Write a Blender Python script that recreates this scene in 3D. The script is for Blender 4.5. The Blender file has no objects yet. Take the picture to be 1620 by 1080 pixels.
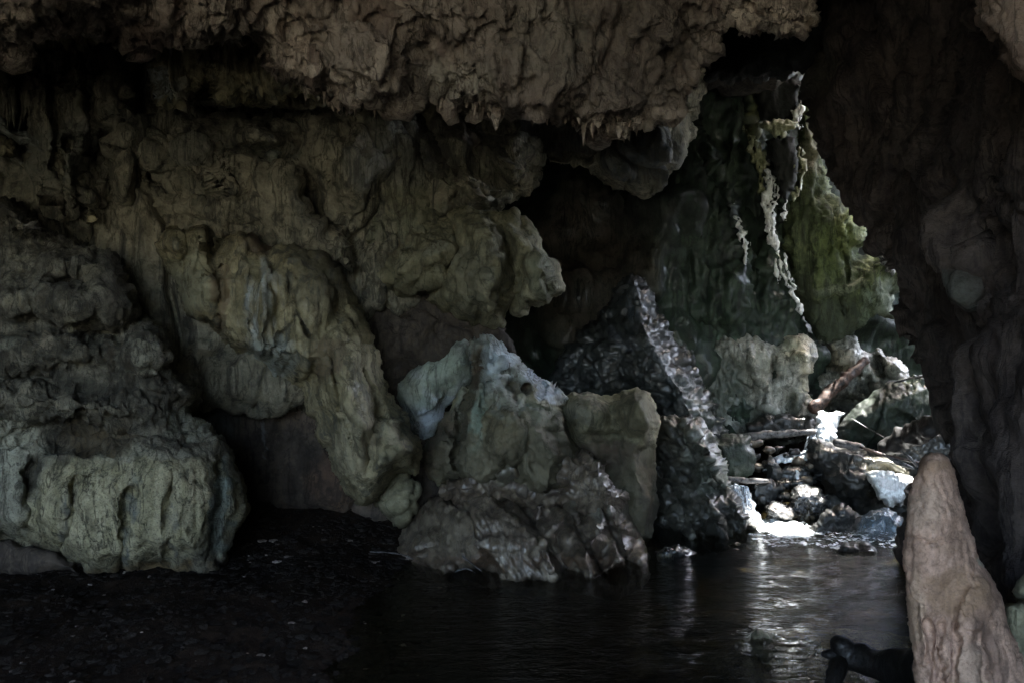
import bpy, math, random
import numpy as np
from mathutils import Vector

# ---------------------------------------------------------------- camera, light, exposure
F = 1271.0                                   # focal length in photo pixels (photo is 1620 x 1080)
scene = bpy.context.scene
C = scene.collection
cam_d = bpy.data.cameras.new("camera"); cam = bpy.data.objects.new("camera", cam_d); C.objects.link(cam)
cam.location = (0, 0, 0); cam.rotation_euler = (math.radians(90), 0, 0)
cam_d.sensor_width = 36; cam_d.lens = 36 * F / 1620; cam_d.clip_start = 0.05; cam_d.clip_end = 2000
scene.camera = cam
SUN_EL, SUN_AZ = 66.0, 60.0                  # azimuth measured from +Y (view direction) towards +X (right)
world = bpy.data.worlds.new("World"); scene.world = world; world.use_nodes = True
wn = world.node_tree; bg = wn.nodes["Background"]
sky = wn.nodes.new("ShaderNodeTexSky"); sky.sky_type = 'NISHITA'; sky.sun_disc = False
sky.sun_elevation = math.radians(SUN_EL); sky.sun_rotation = math.radians(SUN_AZ)
sky.air_density = 1.0; sky.dust_density = 5.0; sky.ozone_density = 1.0
hs = wn.nodes.new("ShaderNodeHueSaturation"); hs.inputs["Saturation"].default_value = 1.05
wn.links.new(sky.outputs[0], hs.inputs["Color"]); wn.links.new(hs.outputs[0], bg.inputs[0])
bg.inputs[1].default_value = 0.15
sd = bpy.data.lights.new("sun", 'SUN'); sd.energy = 2.0; sd.angle = math.radians(0.53); sd.color = (1, .97, .93)
so = bpy.data.objects.new("sun", sd); C.objects.link(so)
_e, _a = math.radians(SUN_EL), math.radians(SUN_AZ)
SUN = Vector((math.sin(_a) * math.cos(_e), math.cos(_a) * math.cos(_e), math.sin(_e)))
so.rotation_euler = SUN.to_track_quat('Z', 'Y').to_euler(); so.location = (8, 14, 14)
vs = scene.view_settings
vs.view_transform = 'Standard'; vs.look = 'None'; vs.gamma = 1; vs.use_curve_mapping = False
vs.exposure = 4.7
cy = scene.cycles
cy.use_denoising = True; cy.use_adaptive_sampling = False; cy.max_bounces = 8; cy.diffuse_bounces = 5; cy.glossy_bounces = 4
cy.transparent_max_bounces = 12; cy.sample_clamp_indirect = 4.0; cy.caustics_reflective = False

WATER_Z = -2.2

# ---------------------------------------------------------------- noise in numpy
_r = np.random.RandomState(7)
PERM = _r.permutation(256).astype(np.int64); PERM = np.concatenate([PERM, PERM, PERM])
GR = _r.normal(size=(256, 3)); GR = (GR / np.linalg.norm(GR, axis=1)[:, None]).astype(np.float32)
JT = _r.rand(256, 3).astype(np.float32)

def perlin(p):
    p = p.astype(np.float32); i = np.floor(p).astype(np.int64); f = p - i; i &= 255
    u = f * f * f * (f * (f * 6 - 15) + 10)
    res = 0
    for a in (0, 1):
        A = PERM[i[:, 0] + a]; wx = u[:, 0] if a else 1 - u[:, 0]
        for b in (0, 1):
            B = PERM[A + i[:, 1] + b]; wy = u[:, 1] if b else 1 - u[:, 1]
            for c in (0, 1):
                g = GR[PERM[B + i[:, 2] + c] & 255]; wz = u[:, 2] if c else 1 - u[:, 2]
                res = res + wx * wy * wz * (g[:, 0] * (f[:, 0] - a) + g[:, 1] * (f[:, 1] - b) + g[:, 2] * (f[:, 2] - c))
    return res * 1.6

def fbm(p, o=4, lac=2.03, g=0.5):
    r = 0; a = 1.0
    for k in range(o):
        r = r + a * perlin(p + 17.3 * k); p = p * lac; a *= g
    return r

def ridged(p, o=4, lac=2.1, g=0.5):
    r = 0; a = 1.0
    for k in range(o):
        r = r + a * (1 - 2 * np.abs(perlin(p + 31.7 * k))); p = p * lac; a *= g
    return r - 0.9

def worley(p):
    p = p.astype(np.float32); i = np.floor(p).astype(np.int64); f = p - i
    best = np.full(len(p), 9.0, np.float32); sec = best.copy()
    for a in (-1, 0, 1):
        for b in (-1, 0, 1):
            for c in (-1, 0, 1):
                h = PERM[PERM[PERM[(i[:, 0] + a) & 255] + ((i[:, 1] + b) & 255)] + ((i[:, 2] + c) & 255)] & 255
                d = JT[h] + np.array([a, b, c], np.float32) - f
                d = (d * d).sum(1)
                sec = np.minimum(sec, np.maximum(best, d)); best = np.minimum(best, d)
    return np.sqrt(best), np.sqrt(sec)

def blocks(p):
    """broken-rock cells: every cell a tilted facet of its own height"""
    p = p.astype(np.float32); i = np.floor(p).astype(np.int64); f = p - i
    best = np.full(len(p), 9.0, np.float32); sec = best.copy(); val = np.zeros(len(p), np.float32)
    for a in (-1, 0, 1):
        for b in (-1, 0, 1):
            for c in (-1, 0, 1):
                h = PERM[PERM[PERM[(i[:, 0] + a) & 255] + ((i[:, 1] + b) & 255)] + ((i[:, 2] + c) & 255)] & 255
                dv = JT[h] + np.array([a, b, c], np.float32) - f; d = (dv * dv).sum(1)
                v = JT[(h + 77) & 255, 0] - .5 + (dv * GR[(h + 19) & 255]).sum(1) * 1.1
                m = d < best; sec = np.where(m, best, np.minimum(sec, d)); val = np.where(m, v, val); best = np.where(m, d, best)
    e = np.sqrt(sec) - np.sqrt(best)
    return val, e

def n2(x, y, s, seed=0.0, o=3):
    q = np.stack([x / s, y / s, np.full_like(x, seed * 3.7 + 0.5)], 1)
    return fbm(q, o)

# ---------------------------------------------------------------- object helpers
def P(px, py, D):
    return Vector((D * (px - 810) / F, D, -D * (py - 540) / F))

def tag(o, label=None, cat=None, group=None, kind=None):
    if label: o["label"] = label
    if cat: o["category"] = cat
    if group: o["group"] = group
    if kind: o["kind"] = kind
    return o

def mesh_obj(name, V, Fc, mat, parent=None, colors=None, origin=None, smooth=True):
    V = np.asarray(V, np.float32).reshape(-1, 3)
    if origin is None:
        lo, hi = V.min(0), V.max(0)
        origin = ((lo[0] + hi[0]) / 2, (lo[1] + hi[1]) / 2, lo[2])
    if parent is not None: origin = tuple(parent.location)
    org = np.array(origin, np.float32)
    me = bpy.data.meshes.new(name)
    if isinstance(Fc, np.ndarray):
        n = len(Fc); k = Fc.shape[1]
        me.vertices.add(len(V)); me.vertices.foreach_set("co", (V - org).ravel())
        me.loops.add(n * k); me.loops.foreach_set("vertex_index", Fc.ravel().astype(np.int32))
        me.polygons.add(n); me.polygons.foreach_set("loop_start", np.arange(0, n * k, k, dtype=np.int32))
        me.polygons.foreach_set("loop_total", np.full(n, k, np.int32))
        me.update(calc_edges=True)
    else:
        me.from_pydata([tuple(v) for v in (V - org)], [], Fc); me.update()
    me.polygons.foreach_set("use_smooth", np.full(len(me.polygons), smooth))
    if colors is not None:
        at = me.color_attributes.new("paint", 'FLOAT_COLOR', 'POINT')
        at.data.foreach_set("color", colors.astype(np.float32).ravel())
    me.materials.append(mat)
    o = bpy.data.objects.new(name, me); C.objects.link(o)
    if parent is None: o.location = origin
    else: o.parent = parent
    return o

def normals(V, Q):
    e1 = V[Q[:, 2]] - V[Q[:, 0]]; e2 = V[Q[:, 3]] - V[Q[:, 1]]
    fn = np.cross(e1, e2); N = np.zeros_like(V)
    for k in range(4):
        for a in range(3): N[:, a] += np.bincount(Q[:, k], fn[:, a], len(V))
    return N / (np.linalg.norm(N, axis=1)[:, None] + 1e-12)

def style_disp(p, st, bm=None):
    """st: list of (kind, amplitude m, frequency 1/m [, z squash])"""
    r = np.zeros(len(p), np.float32)
    for s in st:
        k, a, f = s[:3]; zs = s[3] if len(s) > 3 else 1.0
        a = a * {'bub': .38, 'ridge': .7}.get(k, 1.0)
        q = p * np.array([f, f, f * zs])
        if k == 'fbm': r += a * fbm(q, 4)
        elif k == 'ridge': r += a * ridged(q, 4)
        elif k == 'bub':
            w = 0.25 * np.stack([perlin(q * .7), perlin(q * .7 + 9), perlin(q * .7 + 21)], 1)
            f1, f2 = worley(q + w); r += a * (0.55 - f1) * (1 if bm is None else bm)
        elif k == 'crease':           # thin wandering crevices
            n = fbm(q + 3.3, 3); r += -a * np.exp(-(n / .07) ** 2) + .4 * a * np.exp(-(n / .3) ** 2)
        elif k == 'block':
            w = 0.22 * np.stack([perlin(q * 1.1), perlin(q * 1.1 + 9), perlin(q * 1.1 + 21)], 1) + .05 * np.stack([perlin(q * 6), perlin(q * 6 + 9), perlin(q * 6 + 21)], 1)
            v, e = blocks(q + w); t = np.clip(e / .10, 0, 1); r += a * (v * t - .35 * (1 - t))
        elif k == 'crack':
            w = 0.35 * np.stack([perlin(q * 1.3), perlin(q * 1.3 + 9), perlin(q * 1.3 + 21)], 1)
            f1, f2 = worley(q + w); r += -a * np.exp(-((f2 - f1) / 0.06) ** 2)
        elif k == 'facet':
            w = 0.2 * np.stack([perlin(q * 1.3), perlin(q * 1.3 + 9), perlin(q * 1.3 + 21)], 1)
            f1, f2 = worley(q + w); r += a * np.minimum(f2 - f1, .5) * 2
        elif k == 'slant':            # strata tilted in the view plane, s[3] = angle
            an = math.radians(s[3]); u = p[:, 0] * math.cos(an) + p[:, 2] * math.sin(an)
            v = -p[:, 0] * math.sin(an) + p[:, 2] * math.cos(an)
            r += a * ridged(np.stack([u * f * .22, p[:, 1] * f * .3, v * f], 1), 4)
    return r

def in_poly(X, Y, poly):
    ins = np.zeros(X.shape, bool); n = len(poly); x1, y1 = poly[-1]
    for i in range(n):
        x2, y2 = poly[i]
        if y1 != y2:
            c = ((Y < y2) != (Y < y1)); xi = (x1 - x2) * (Y - y2) / (y1 - y2) + x2
            ins ^= c & (X < xi)
        x1, y1 = x2, y2
    return ins

def near_poly(x, y, poly, closed=True):
    best = np.full(x.shape, 1e12); bx = np.zeros_like(x); by = np.zeros_like(y)
    n = len(poly)
    for i in range(n if closed else n - 1):
        ax, ay = poly[i]; cx, cy_ = poly[(i + 1) % n]; dx, dy = cx - ax, cy_ - ay; L = dx * dx + dy * dy + 1e-9
        t = np.clip(((x - ax) * dx + (y - ay) * dy) / L, 0, 1)
        qx, qy = ax + t * dx, ay + t * dy; d = (x - qx) ** 2 + (y - qy) ** 2
        m = d < best; best[m] = d[m]; bx[m] = qx[m]; by[m] = qy[m]
    return np.sqrt(best), bx, by

def rough_outline(pts, seg, amp, scale, seed, hang=0.0):
    pts = [tuple(map(float, p)) for p in pts]; out = []
    for i in range(len(pts)):
        a, b = pts[i], pts[(i + 1) % len(pts)]; L = math.hypot(b[0] - a[0], b[1] - a[1]); n = max(1, int(L / seg))
        for k in range(n): out.append((a[0] + (b[0] - a[0]) * k / n, a[1] + (b[1] - a[1]) * k / n))
    q = np.array(out)
    if amp > 0:
        q0 = q.copy()
        q[:, 0] += amp * n2(q0[:, 0], q0[:, 1], scale, seed + 1, 4); q[:, 1] += amp * n2(q0[:, 0], q0[:, 1], scale, seed + 5, 4)
    return q

def facet_field(x, y, cp):
    """piecewise planar height through control points: the broad faces of a rock"""
    from mathutils.geometry import delaunay_2d_cdt
    vs_, _, fs, ov, _, _ = delaunay_2d_cdt([Vector((a[0], a[1])) for a in cp], [], [], 0, 1e-3)
    hh = [max(cp[j][2] for j in o_) if o_ else 0 for o_ in ov]; g = np.zeros(x.shape)
    for f in fs:
        (ax, ay), (bx, by), (cx, cy2) = [tuple(vs_[i]) for i in f]; A = (bx - ax) * (cy2 - ay) - (cx - ax) * (by - ay)
        if abs(A) < 1e-6: continue
        m = (x >= min(ax, bx, cx) - .1) & (x <= max(ax, bx, cx) + .1) & (y >= min(ay, by, cy2) - .1) & (y <= max(ay, by, cy2) + .1)
        X, Y = x[m], y[m]; v = ((X - ax) * (cy2 - ay) - (cx - ax) * (Y - ay)) / A; w = ((bx - ax) * (Y - ay) - (X - ax) * (by - ay)) / A; u = 1 - v - w
        ins = (u >= -1e-3) & (v >= -1e-3) & (w >= -1e-3); t = g[m]; t[ins] = (u * hh[f[0]] + v * hh[f[1]] + w * hh[f[2]])[ins]; g[m] = t
    return g

def relief(name, outline, D, mat, thick=0.5, step=3.0, edge=40, bulge=0.35, tx=0.0, ty=0.0, bumps=(), ridges=(),
           style=(), paint=(), on=(4, 25), seed=1, back=True, Dfun=None, parent=None, paintnoise=12, smooth=True, holes=None,
           warp=6, bubmask=None, amp=1.0, facets=None, soft=1.6, fscale=1.0):
    """A rock solid: an outline at its own distance, given real depth front and back, then roughened in space."""
    poly = rough_outline(outline, max(step * 1.5, 4), on[0], on[1], seed)
    x0, y0 = poly.min(0) - 2 * step; x1, y1 = poly.max(0) + 2 * step
    X, Y = np.meshgrid(np.arange(x0, x1, step), np.arange(y0, y1, step)); sh = X.shape
    ins = in_poly(X, Y, poly)
    if holes is not None:
        ins &= ~holes(X, Y)
    pad = np.zeros((sh[0] + 2, sh[1] + 2), bool); pad[1:-1, 1:-1] = ins
    adj = np.zeros(sh, bool)
    for a in (0, 1, 2):
        for b in (0, 1, 2): adj |= pad[a:a + sh[0], b:b + sh[1]]
    keep = adj; idx = -np.ones(sh, np.int64); idx[keep] = np.arange(keep.sum())
    x = X[keep].astype(float); y = Y[keep].astype(float); inn = ins[keep]
    d, bx, by = near_poly(x, y, poly)
    out = ~inn
    if holes is not None:
        far = out & (d > 2.2 * step); mv = out & ~far
    else: mv = out
    x[mv] = bx[mv]; y[mv] = by[mv]; d[out] = 0
    cx, cyy = x.mean(), y.mean()
    base = D + tx * (x - cx) / 100 + ty * (y - cyy) / 100
    if Dfun is not None: base = Dfun(x, y)
    t = np.minimum(d / edge, 1); prof = np.sqrt(np.maximum(1 - (1 - t) ** 2, 0))
    w = np.minimum(d / 12.0, 1)
    wx = x + warp * n2(x, y, 28, seed + 11); wy = y + warp * n2(x, y, 28, seed + 15)
    fz = base - bulge * prof
    for (ex, ey, rx, ry, an, h) in bumps:
        c, s = math.cos(math.radians(an)), math.sin(math.radians(an)); u = ((wx - ex) * c + (wy - ey) * s) / rx; v = (-(wx - ex) * s + (wy - ey) * c) / ry
        fz -= amp * w * h * np.exp(-((u * u + v * v) ** 1.8))
    if facets:
        cp = [(a[0], a[1], 0.0) for a in outline] + list(facets); g = 0
        for ox, oy in ((0, 0), (soft, 0), (-soft, 0), (0, soft), (0, -soft)): g = g + facet_field(wx + ox, wy + oy, cp)
        fz -= fscale * w * g / 5
    for (pl, wd, h) in ridges:
        dd, _, _ = near_poly(wx, wy, pl, False); fz -= amp * w * h * np.exp(-(dd / wd) ** 2)
    nb = int(inn.sum()); bidx = -np.ones(len(x), np.int64); bidx[inn] = np.arange(nb) + len(x)
    ray = np.stack([(x - 810) / F, np.ones_like(x), -(y - 540) / F], 1)
    V = ray * fz[:, None]
    a, b, c, e = idx[:-1, :-1], idx[:-1, 1:], idx[1:, 1:], idx[1:, :-1]
    ok = (a >= 0) & (b >= 0) & (c >= 0) & (e >= 0) & (ins[:-1, :-1] | ins[:-1, 1:] | ins[1:, 1:] | ins[1:, :-1])
    Q = np.stack([a[ok], e[ok], c[ok], b[ok]], 1)
    px, py = x, y
    if back:
        bz = base + thick * prof
        V = np.concatenate([V, (ray * bz[:, None])[inn]])
        m = np.arange(len(x)); m[inn] = bidx[inn]
        Qb = m[Q][:, ::-1]
        Q = np.concatenate([Q, Qb]); px = np.concatenate([x, x[inn]]); py = np.concatenate([y, y[inn]])
    V = V.astype(np.float64)
    N = normals(V, Q)
    if style: V = V + N * style_disp(V, style, None if bubmask is None else bubmask(px, py))[:, None]
    col = np.zeros((len(V), 4))
    if paint:
        wx = px + paintnoise * n2(px, py, 22, seed + 3, 4); wy = py + paintnoise * 1.3 * n2(px, py, 30, seed + 7, 4)
        for pt in paint:
            ex, ey, rx, ry, an, cc, st = pt[:7]
            c, s = math.cos(math.radians(an)), math.sin(math.radians(an)); u = ((wx - ex) * c + (wy - ey) * s) / rx; v = (-(wx - ex) * s + (wy - ey) * c) / ry
            k = st * np.clip(1.6 - 1.4 * (u * u + v * v), 0, 1)
            if len(pt) > 7:   # streaky
                k = k * np.clip(0.5 + 1.6 * n2(px, py * .12, pt[7], seed + 9, 3), 0, 1)
            col[:, :3] = col[:, :3] * (1 - k[:, None]) + np.array(cc)[None] * k[:, None]
            col[:, 3] = 1 - (1 - col[:, 3]) * (1 - k)
        col[:, :3] /= np.maximum(col[:, 3:4], 1e-4)
    o = mesh_obj(name, V, Q, mat, parent, col, smooth=smooth)
    return o

def tube(pts, radii, n=12, rough=0.15, seed=1, fr=9.0, cap=True, oct_=3):
    """bent tapered tube through world points with bark-like roughness"""
    pts = [Vector(p) for p in pts]
    # resample
    P2, R2 = [], []
    for i in range(len(pts) - 1):
        L = (pts[i + 1] - pts[i]).length; k = max(2, int(L / 0.03)); k = min(k, 60)
        for j in range(k):
            t = j / k; P2.append(pts[i].lerp(pts[i + 1], t)); R2.append(radii[i] * (1 - t) + radii[i + 1] * t)
    P2.append(pts[-1]); R2.append(radii[-1])
    for _ in range(3):
        P2 = [P2[0]] + [(P2[i - 1] + P2[i] * 2 + P2[i + 1]) / 4 for i in range(1, len(P2) - 1)] + [P2[-1]]
    V, Q = [], []; up = Vector((0.12, 0.3, 0.95))
    m = len(P2)
    for i, p in enumerate(P2):
        t = (P2[min(i + 1, m - 1)] - P2[max(i - 1, 0)]).normalized(); s = t.cross(up)
        if s.length < .05: s = t.cross(Vector((1, 0, 0)))
        s.normalize(); u = s.cross(t)
        rr = R2[i]
        if cap and (i == 0 or i == m - 1): rr *= .55
        for k in range(n):
            a = 2 * math.pi * k / n; V.append(p + (s * math.cos(a) + u * math.sin(a)) * rr)
    for i in range(m - 1):
        for k in range(n): Q.append((i * n + k, i * n + (k + 1) % n, (i + 1) * n + (k + 1) % n, (i + 1) * n + k))
    V = np.array([tuple(v) for v in V]); ctr = np.repeat(np.array([tuple(v) for v in P2]), n, 0)
    rad = np.repeat(np.array(R2), n)
    dirv = V - ctr; q = V * fr / 1.0 + seed * 7.1
    V = V + dirv * (rough * 2 * fbm(q, oct_))[:, None]
    faces = [tuple(f) for f in Q]
    c0 = len(V); V = np.concatenate([V, np.array([tuple(P2[0]), tuple(P2[-1])])])
    for k in range(n):
        faces.append((c0, (k + 1) % n, k)); faces.append((c0 + 1, (m - 1) * n + k, (m - 1) * n + (k + 1) % n))
    return V, faces

def join_meshes(parts):
    VV, FF = [], []; off = 0
    for V, Fc in parts:
        VV.append(np.asarray(V)); FF += [tuple(i + off for i in f) for f in Fc]; off += len(V)
    return np.concatenate(VV), FF

# ---------------------------------------------------------------- materials
def mk(name):
    m = bpy.data.materials.new(name); m.use_nodes = True; nt = m.node_tree
    return m, nt, nt.nodes["Principled BSDF"]

def nd(nt, t, **k):
    n = nt.nodes.new(t)
    for a, b in k.items():
        if a in n.inputs.keys() if hasattr(n.inputs, 'keys') else False: n.inputs[a].default_value = b
        else: setattr(n, a, b)
    return n

def noise(nt, vec, scale, detail=5, rough=.6, dist=0.0):
    n = nt.nodes.new("ShaderNodeTexNoise"); n.inputs["Scale"].default_value = scale; n.inputs["Detail"].default_value = detail
    n.inputs["Roughness"].default_value = rough; n.inputs["Distortion"].default_value = dist
    nt.links.new(vec, n.inputs["Vector"]); return n.outputs["Fac"]

def ramp(nt, fac, lo, hi, a=0.0, b=1.0):
    n = nt.nodes.new("ShaderNodeMapRange"); n.inputs["From Min"].default_value = lo; n.inputs["From Max"].default_value = hi
    n.inputs["To Min"].default_value = a; n.inputs["To Max"].default_value = b; nt.links.new(fac, n.inputs["Value"]); return n.outputs[0]

def mixc(nt, fac, A, B):
    n = nt.nodes.new("ShaderNodeMix"); n.data_type = 'RGBA'
    if isinstance(fac, float): n.inputs[0].default_value = fac
    else: nt.links.new(fac, n.inputs[0])
    for v, s in ((A, n.inputs[6]), (B, n.inputs[7])):
        if isinstance(v, tuple): s.default_value = (*v, 1)
        else: nt.links.new(v, s)
    return n.outputs[2]

def math_(nt, op, a, b):
    n = nt.nodes.new("ShaderNodeMath"); n.operation = op
    for v, s in ((a, n.inputs[0]), (b, n.inputs[1])):
        if isinstance(v, (int, float)): s.default_value = v
        else: nt.links.new(v, s)
    return n.outputs[0]

def rock(name, A, B, S, rough=.85, wet=0.0, streak=.5, scale=1.0, bump=.5, spec=.35, speck=.35, off=0.0, wetcut=(.45, .6), grain=1.0, bdist=.03, veins=.8):
    """A, B: two stone colours in patches; S: stain colour that runs down the rock; wet: share of wet glossy film"""
    m, nt, bs = mk(name)
    geo = nt.nodes.new("ShaderNodeNewGeometry"); mp = nt.nodes.new("ShaderNodeMapping"); nt.links.new(geo.outputs["Position"], mp.inputs[0])
    mp.inputs["Location"].default_value = (off, off * .7, off * 1.3); p = mp.outputs[0]
    ms = nt.nodes.new("ShaderNodeMapping"); nt.links.new(geo.outputs["Position"], ms.inputs[0]); ms.inputs["Scale"].default_value = (1, 1, .13)
    ms.inputs["Location"].default_value = (off, 0, 0)
    big = noise(nt, p, 1.3 * scale, 6, .65, .6); med = noise(nt, p, 6 * scale, 7, .7, .3); fin = noise(nt, p, 34 * scale, 5, .7)
    st = noise(nt, ms.outputs[0], 7 * scale, 6, .7, .5)
    c = mixc(nt, ramp(nt, big, .4, .62), A, B)
    dark = tuple(v * .45 for v in A); lite = tuple(min(.92, v * 1.35) for v in B)
    c = mixc(nt, ramp(nt, med, .5, .64, 0, .8), c, dark)
    c = mixc(nt, ramp(nt, med, .46, .34, 0, .6), c, lite)
    c = mixc(nt, ramp(nt, st, .5, .68, 0, streak), c, S)
    vn = noise(nt, ms.outputs[0], 2.6 * scale, 7, .62, 1.2); vein = ramp(nt, math_(nt, 'ABSOLUTE', math_(nt, 'SUBTRACT', vn, .5), 0), .0, .022, veins, 0)
    at = nt.nodes.new("ShaderNodeAttribute"); at.attribute_name = "paint"
    br = math_(nt, 'MULTIPLY', at.outputs["Alpha"], ramp(nt, med, .68, .42, .35, 1.0))
    c = mixc(nt, br, c, at.outputs["Color"])
    c = mixc(nt, ramp(nt, st, .52, .62, 0, streak * .55), c, tuple(v * .5 for v in S))
    c = mixc(nt, vein, c, tuple(v * .35 for v in A))
    c = mixc(nt, ramp(nt, fin, .5, .68, 0, speck), c, tuple(v * .3 for v in A))
    vo = nt.nodes.new("ShaderNodeTexVoronoi"); vo.inputs["Scale"].default_value = 22 * scale; nt.links.new(p, vo.inputs["Vector"])
    vo.feature = 'F1'
    nt.links.new(c, bs.inputs["Base Color"])
    h = math_(nt, 'ADD', math_(nt, 'MULTIPLY', med, .9), math_(nt, 'MULTIPLY', fin, .45 * grain))
    h = math_(nt, 'ADD', h, math_(nt, 'MULTIPLY', st, .5 * streak))
    h = math_(nt, 'SUBTRACT', h, math_(nt, 'MULTIPLY', vein, .35))
    h = math_(nt, 'SUBTRACT', h, math_(nt, 'MULTIPLY', vo.outputs["Distance"], .22 * grain))
    bp = nt.nodes.new("ShaderNodeBump"); bp.inputs["Strength"].default_value = bump; bp.inputs["Distance"].default_value = bdist / scale
    nt.links.new(h, bp.inputs["Height"]); nt.links.new(bp.outputs[0], bs.inputs["Normal"])
    if wet > 0:
        wm = ramp(nt, noise(nt, ms.outputs[0], 3.5, 4, .6, .4), wetcut[0], wetcut[1], 0, wet)
        r = nt.nodes.new("ShaderNodeMapRange"); nt.links.new(wm, r.inputs[0]); r.inputs[3].default_value = rough; r.inputs[4].default_value = .16
        nt.links.new(r.outputs[0], bs.inputs["Roughness"])
        bs.inputs["Coat Weight"].default_value = wet * .4; bs.inputs["Coat Roughness"].default_value = .12
    else: bs.inputs["Roughness"].default_value = rough
    bs.inputs["Specular IOR Level"].default_value = spec
    return m

def lin(r, g, b): return (r, g, b)
M_CEIL = rock("ceiling_limestone", (.31, .245, .195), (.51, .43, .35), (.13, .075, .06), streak=.6, scale=1.3, bump=.8, bdist=.05)
M_GREY = rock("grey_limestone", (.19, .178, .13), (.335, .305, .225), (.05, .05, .045), streak=.85, scale=1.1, bump=.7, off=3)
M_POP = rock("rough_coated_limestone", (.065, .06, .045), (.19, .175, .13), (.05, .035, .02), streak=.5, scale=1.8, bump=.9, speck=.7, off=7)
M_FLOW = rock("pale_flowstone", (.245, .215, .125), (.42, .37, .23), (.08, .085, .075), streak=.8, scale=.9, bump=.55, off=11, wet=.25)
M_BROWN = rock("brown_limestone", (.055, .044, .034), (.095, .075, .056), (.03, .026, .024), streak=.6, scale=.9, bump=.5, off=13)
M_OLIVE = rock("olive_limestone", (.17, .16, .10), (.285, .265, .17), (.07, .06, .03), streak=.5, scale=.8, bump=.5, off=17)
M_PALE = rock("pale_limestone", (.22, .24, .20), (.40, .43, .40), (.10, .075, .05), streak=.5, scale=.9, bump=.5, off=19)
M_WETB = rock("wet_brown_rock", (.09, .068, .048), (.24, .20, .145), (.04, .03, .024), rough=.5, wet=.5, grain=.3, streak=.4, scale=1.4, bump=.5, off=23, spec=.55, bdist=.022)
M_WETD = rock("wet_dark_rock", (.012, .013, .012), (.035, .036, .034), (.01, .011, .01), rough=.4, wet=1.0, streak=.4, scale=1.8, bump=1.0, off=29, spec=.6, wetcut=(.35, .55), bdist=.022)
M_WETK = rock("wet_black_rock", (.008, .009, .008), (.026, .026, .022), (.008, .008, .008), rough=.6, wet=.8, streak=.4, scale=1.8, bump=.8, off=33, spec=.45, wetcut=(.5, .62), bdist=.02)
M_SLOPE = rock("dark_wet_slope_rock", (.018, .021, .019), (.05, .056, .052), (.014, .016, .016), rough=.55, wet=.7, streak=.7, scale=1.3, bump=.6, off=39, spec=.5, wetcut=(.48, .62), bdist=.02, grain=.15)
M_JAG = rock("layered_wet_rock", (.035, .034, .027), (.10, .096, .075), (.02, .022, .018), rough=.55, wet=.55, grain=.2, streak=.4, scale=1.8, bump=.6, off=35, spec=.5, wetcut=(.45, .6), bdist=.022)
M_DARK = rock("dark_wall_rock", (.05, .042, .036), (.085, .072, .062), (.02, .02, .02), streak=.7, scale=.8, bump=.8, off=31)
M_MOSS = rock("mossy_flowstone", (.055, .072, .032), (.125, .15, .068), (.05, .06, .035), streak=.8, scale=1.3, bump=.7, off=37)
M_BACK = rock("green_black_rock", (.014, .024, .015), (.036, .056, .034), (.010, .013, .010), rough=.7, wet=.25, streak=.8, scale=.9, bump=.55, off=41, grain=.15)
M_SPONGE = rock("pitted_lit_limestone", (.16, .16, .125), (.40, .39, .34), (.05, .055, .04), rough=.6, streak=.5, scale=1.6, bump=.9, off=43, wet=.4)
M_STRAND = rock("lit_white_dripstone", (.72, .74, .72), (.85, .87, .86), (.5, .52, .34), rough=.5, streak=.25, speck=.15, scale=2.5, bump=.8, off=47, wet=.5)  # very white: light caught by wet edges and sunlit stone is in the colour
M_SLAB = rock("slate_green_rock", (.018, .027, .019), (.038, .05, .035), (.010, .014, .010), rough=.6, streak=.5, scale=1.4, bump=.9, off=51, wet=.35)
M_BLACK = rock("shade_black_rock", (.008, .009, .008), (.02, .022, .019), (.006, .006, .006), rough=.9, streak=.5, scale=1.0, bump=.6, off=67)  # near-black: shade of the recess and gaps put into the colour
M_TAN = rock("tan_stalagmite_calcite", (.40, .26, .185), (.56, .375, .275), (.20, .12, .085), streak=.14, scale=3.2, bump=.5, off=57, speck=.55, bdist=.02, veins=0.0)
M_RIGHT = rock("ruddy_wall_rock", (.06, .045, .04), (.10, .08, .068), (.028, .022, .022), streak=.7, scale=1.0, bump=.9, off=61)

# ================================================================ THE SETTING
def sstep(x, a, b):
    t = np.clip((x - a) / (b - a), 0, 1); return t * t * (3 - 2 * t)

def sheet(name, fn, ur, vr, nu, nv, mat, style, flip=False, cut=None, kind='structure', colors=None):
    U, Vv = np.meshgrid(np.linspace(*ur, nu), np.linspace(*vr, nv))
    V = np.stack(fn(U.ravel(), Vv.ravel()), 1).astype(float)
    I = np.arange(nu * nv).reshape(nv, nu)
    Q = np.stack([I[:-1, :-1].ravel(), I[:-1, 1:].ravel(), I[1:, 1:].ravel(), I[1:, :-1].ravel()], 1)
    if cut is not None:
        ctr = V[Q].mean(1); Q = Q[~cut(ctr)]
    if flip: Q = Q[:, ::-1]
    N = normals(V, Q); V = V + N * style_disp(V, style)[:, None]
    o = mesh_obj(name, V, Q, mat, None, np.zeros((len(V), 4)) if colors is None else colors(V))
    return tag(o, kind=kind)

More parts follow.
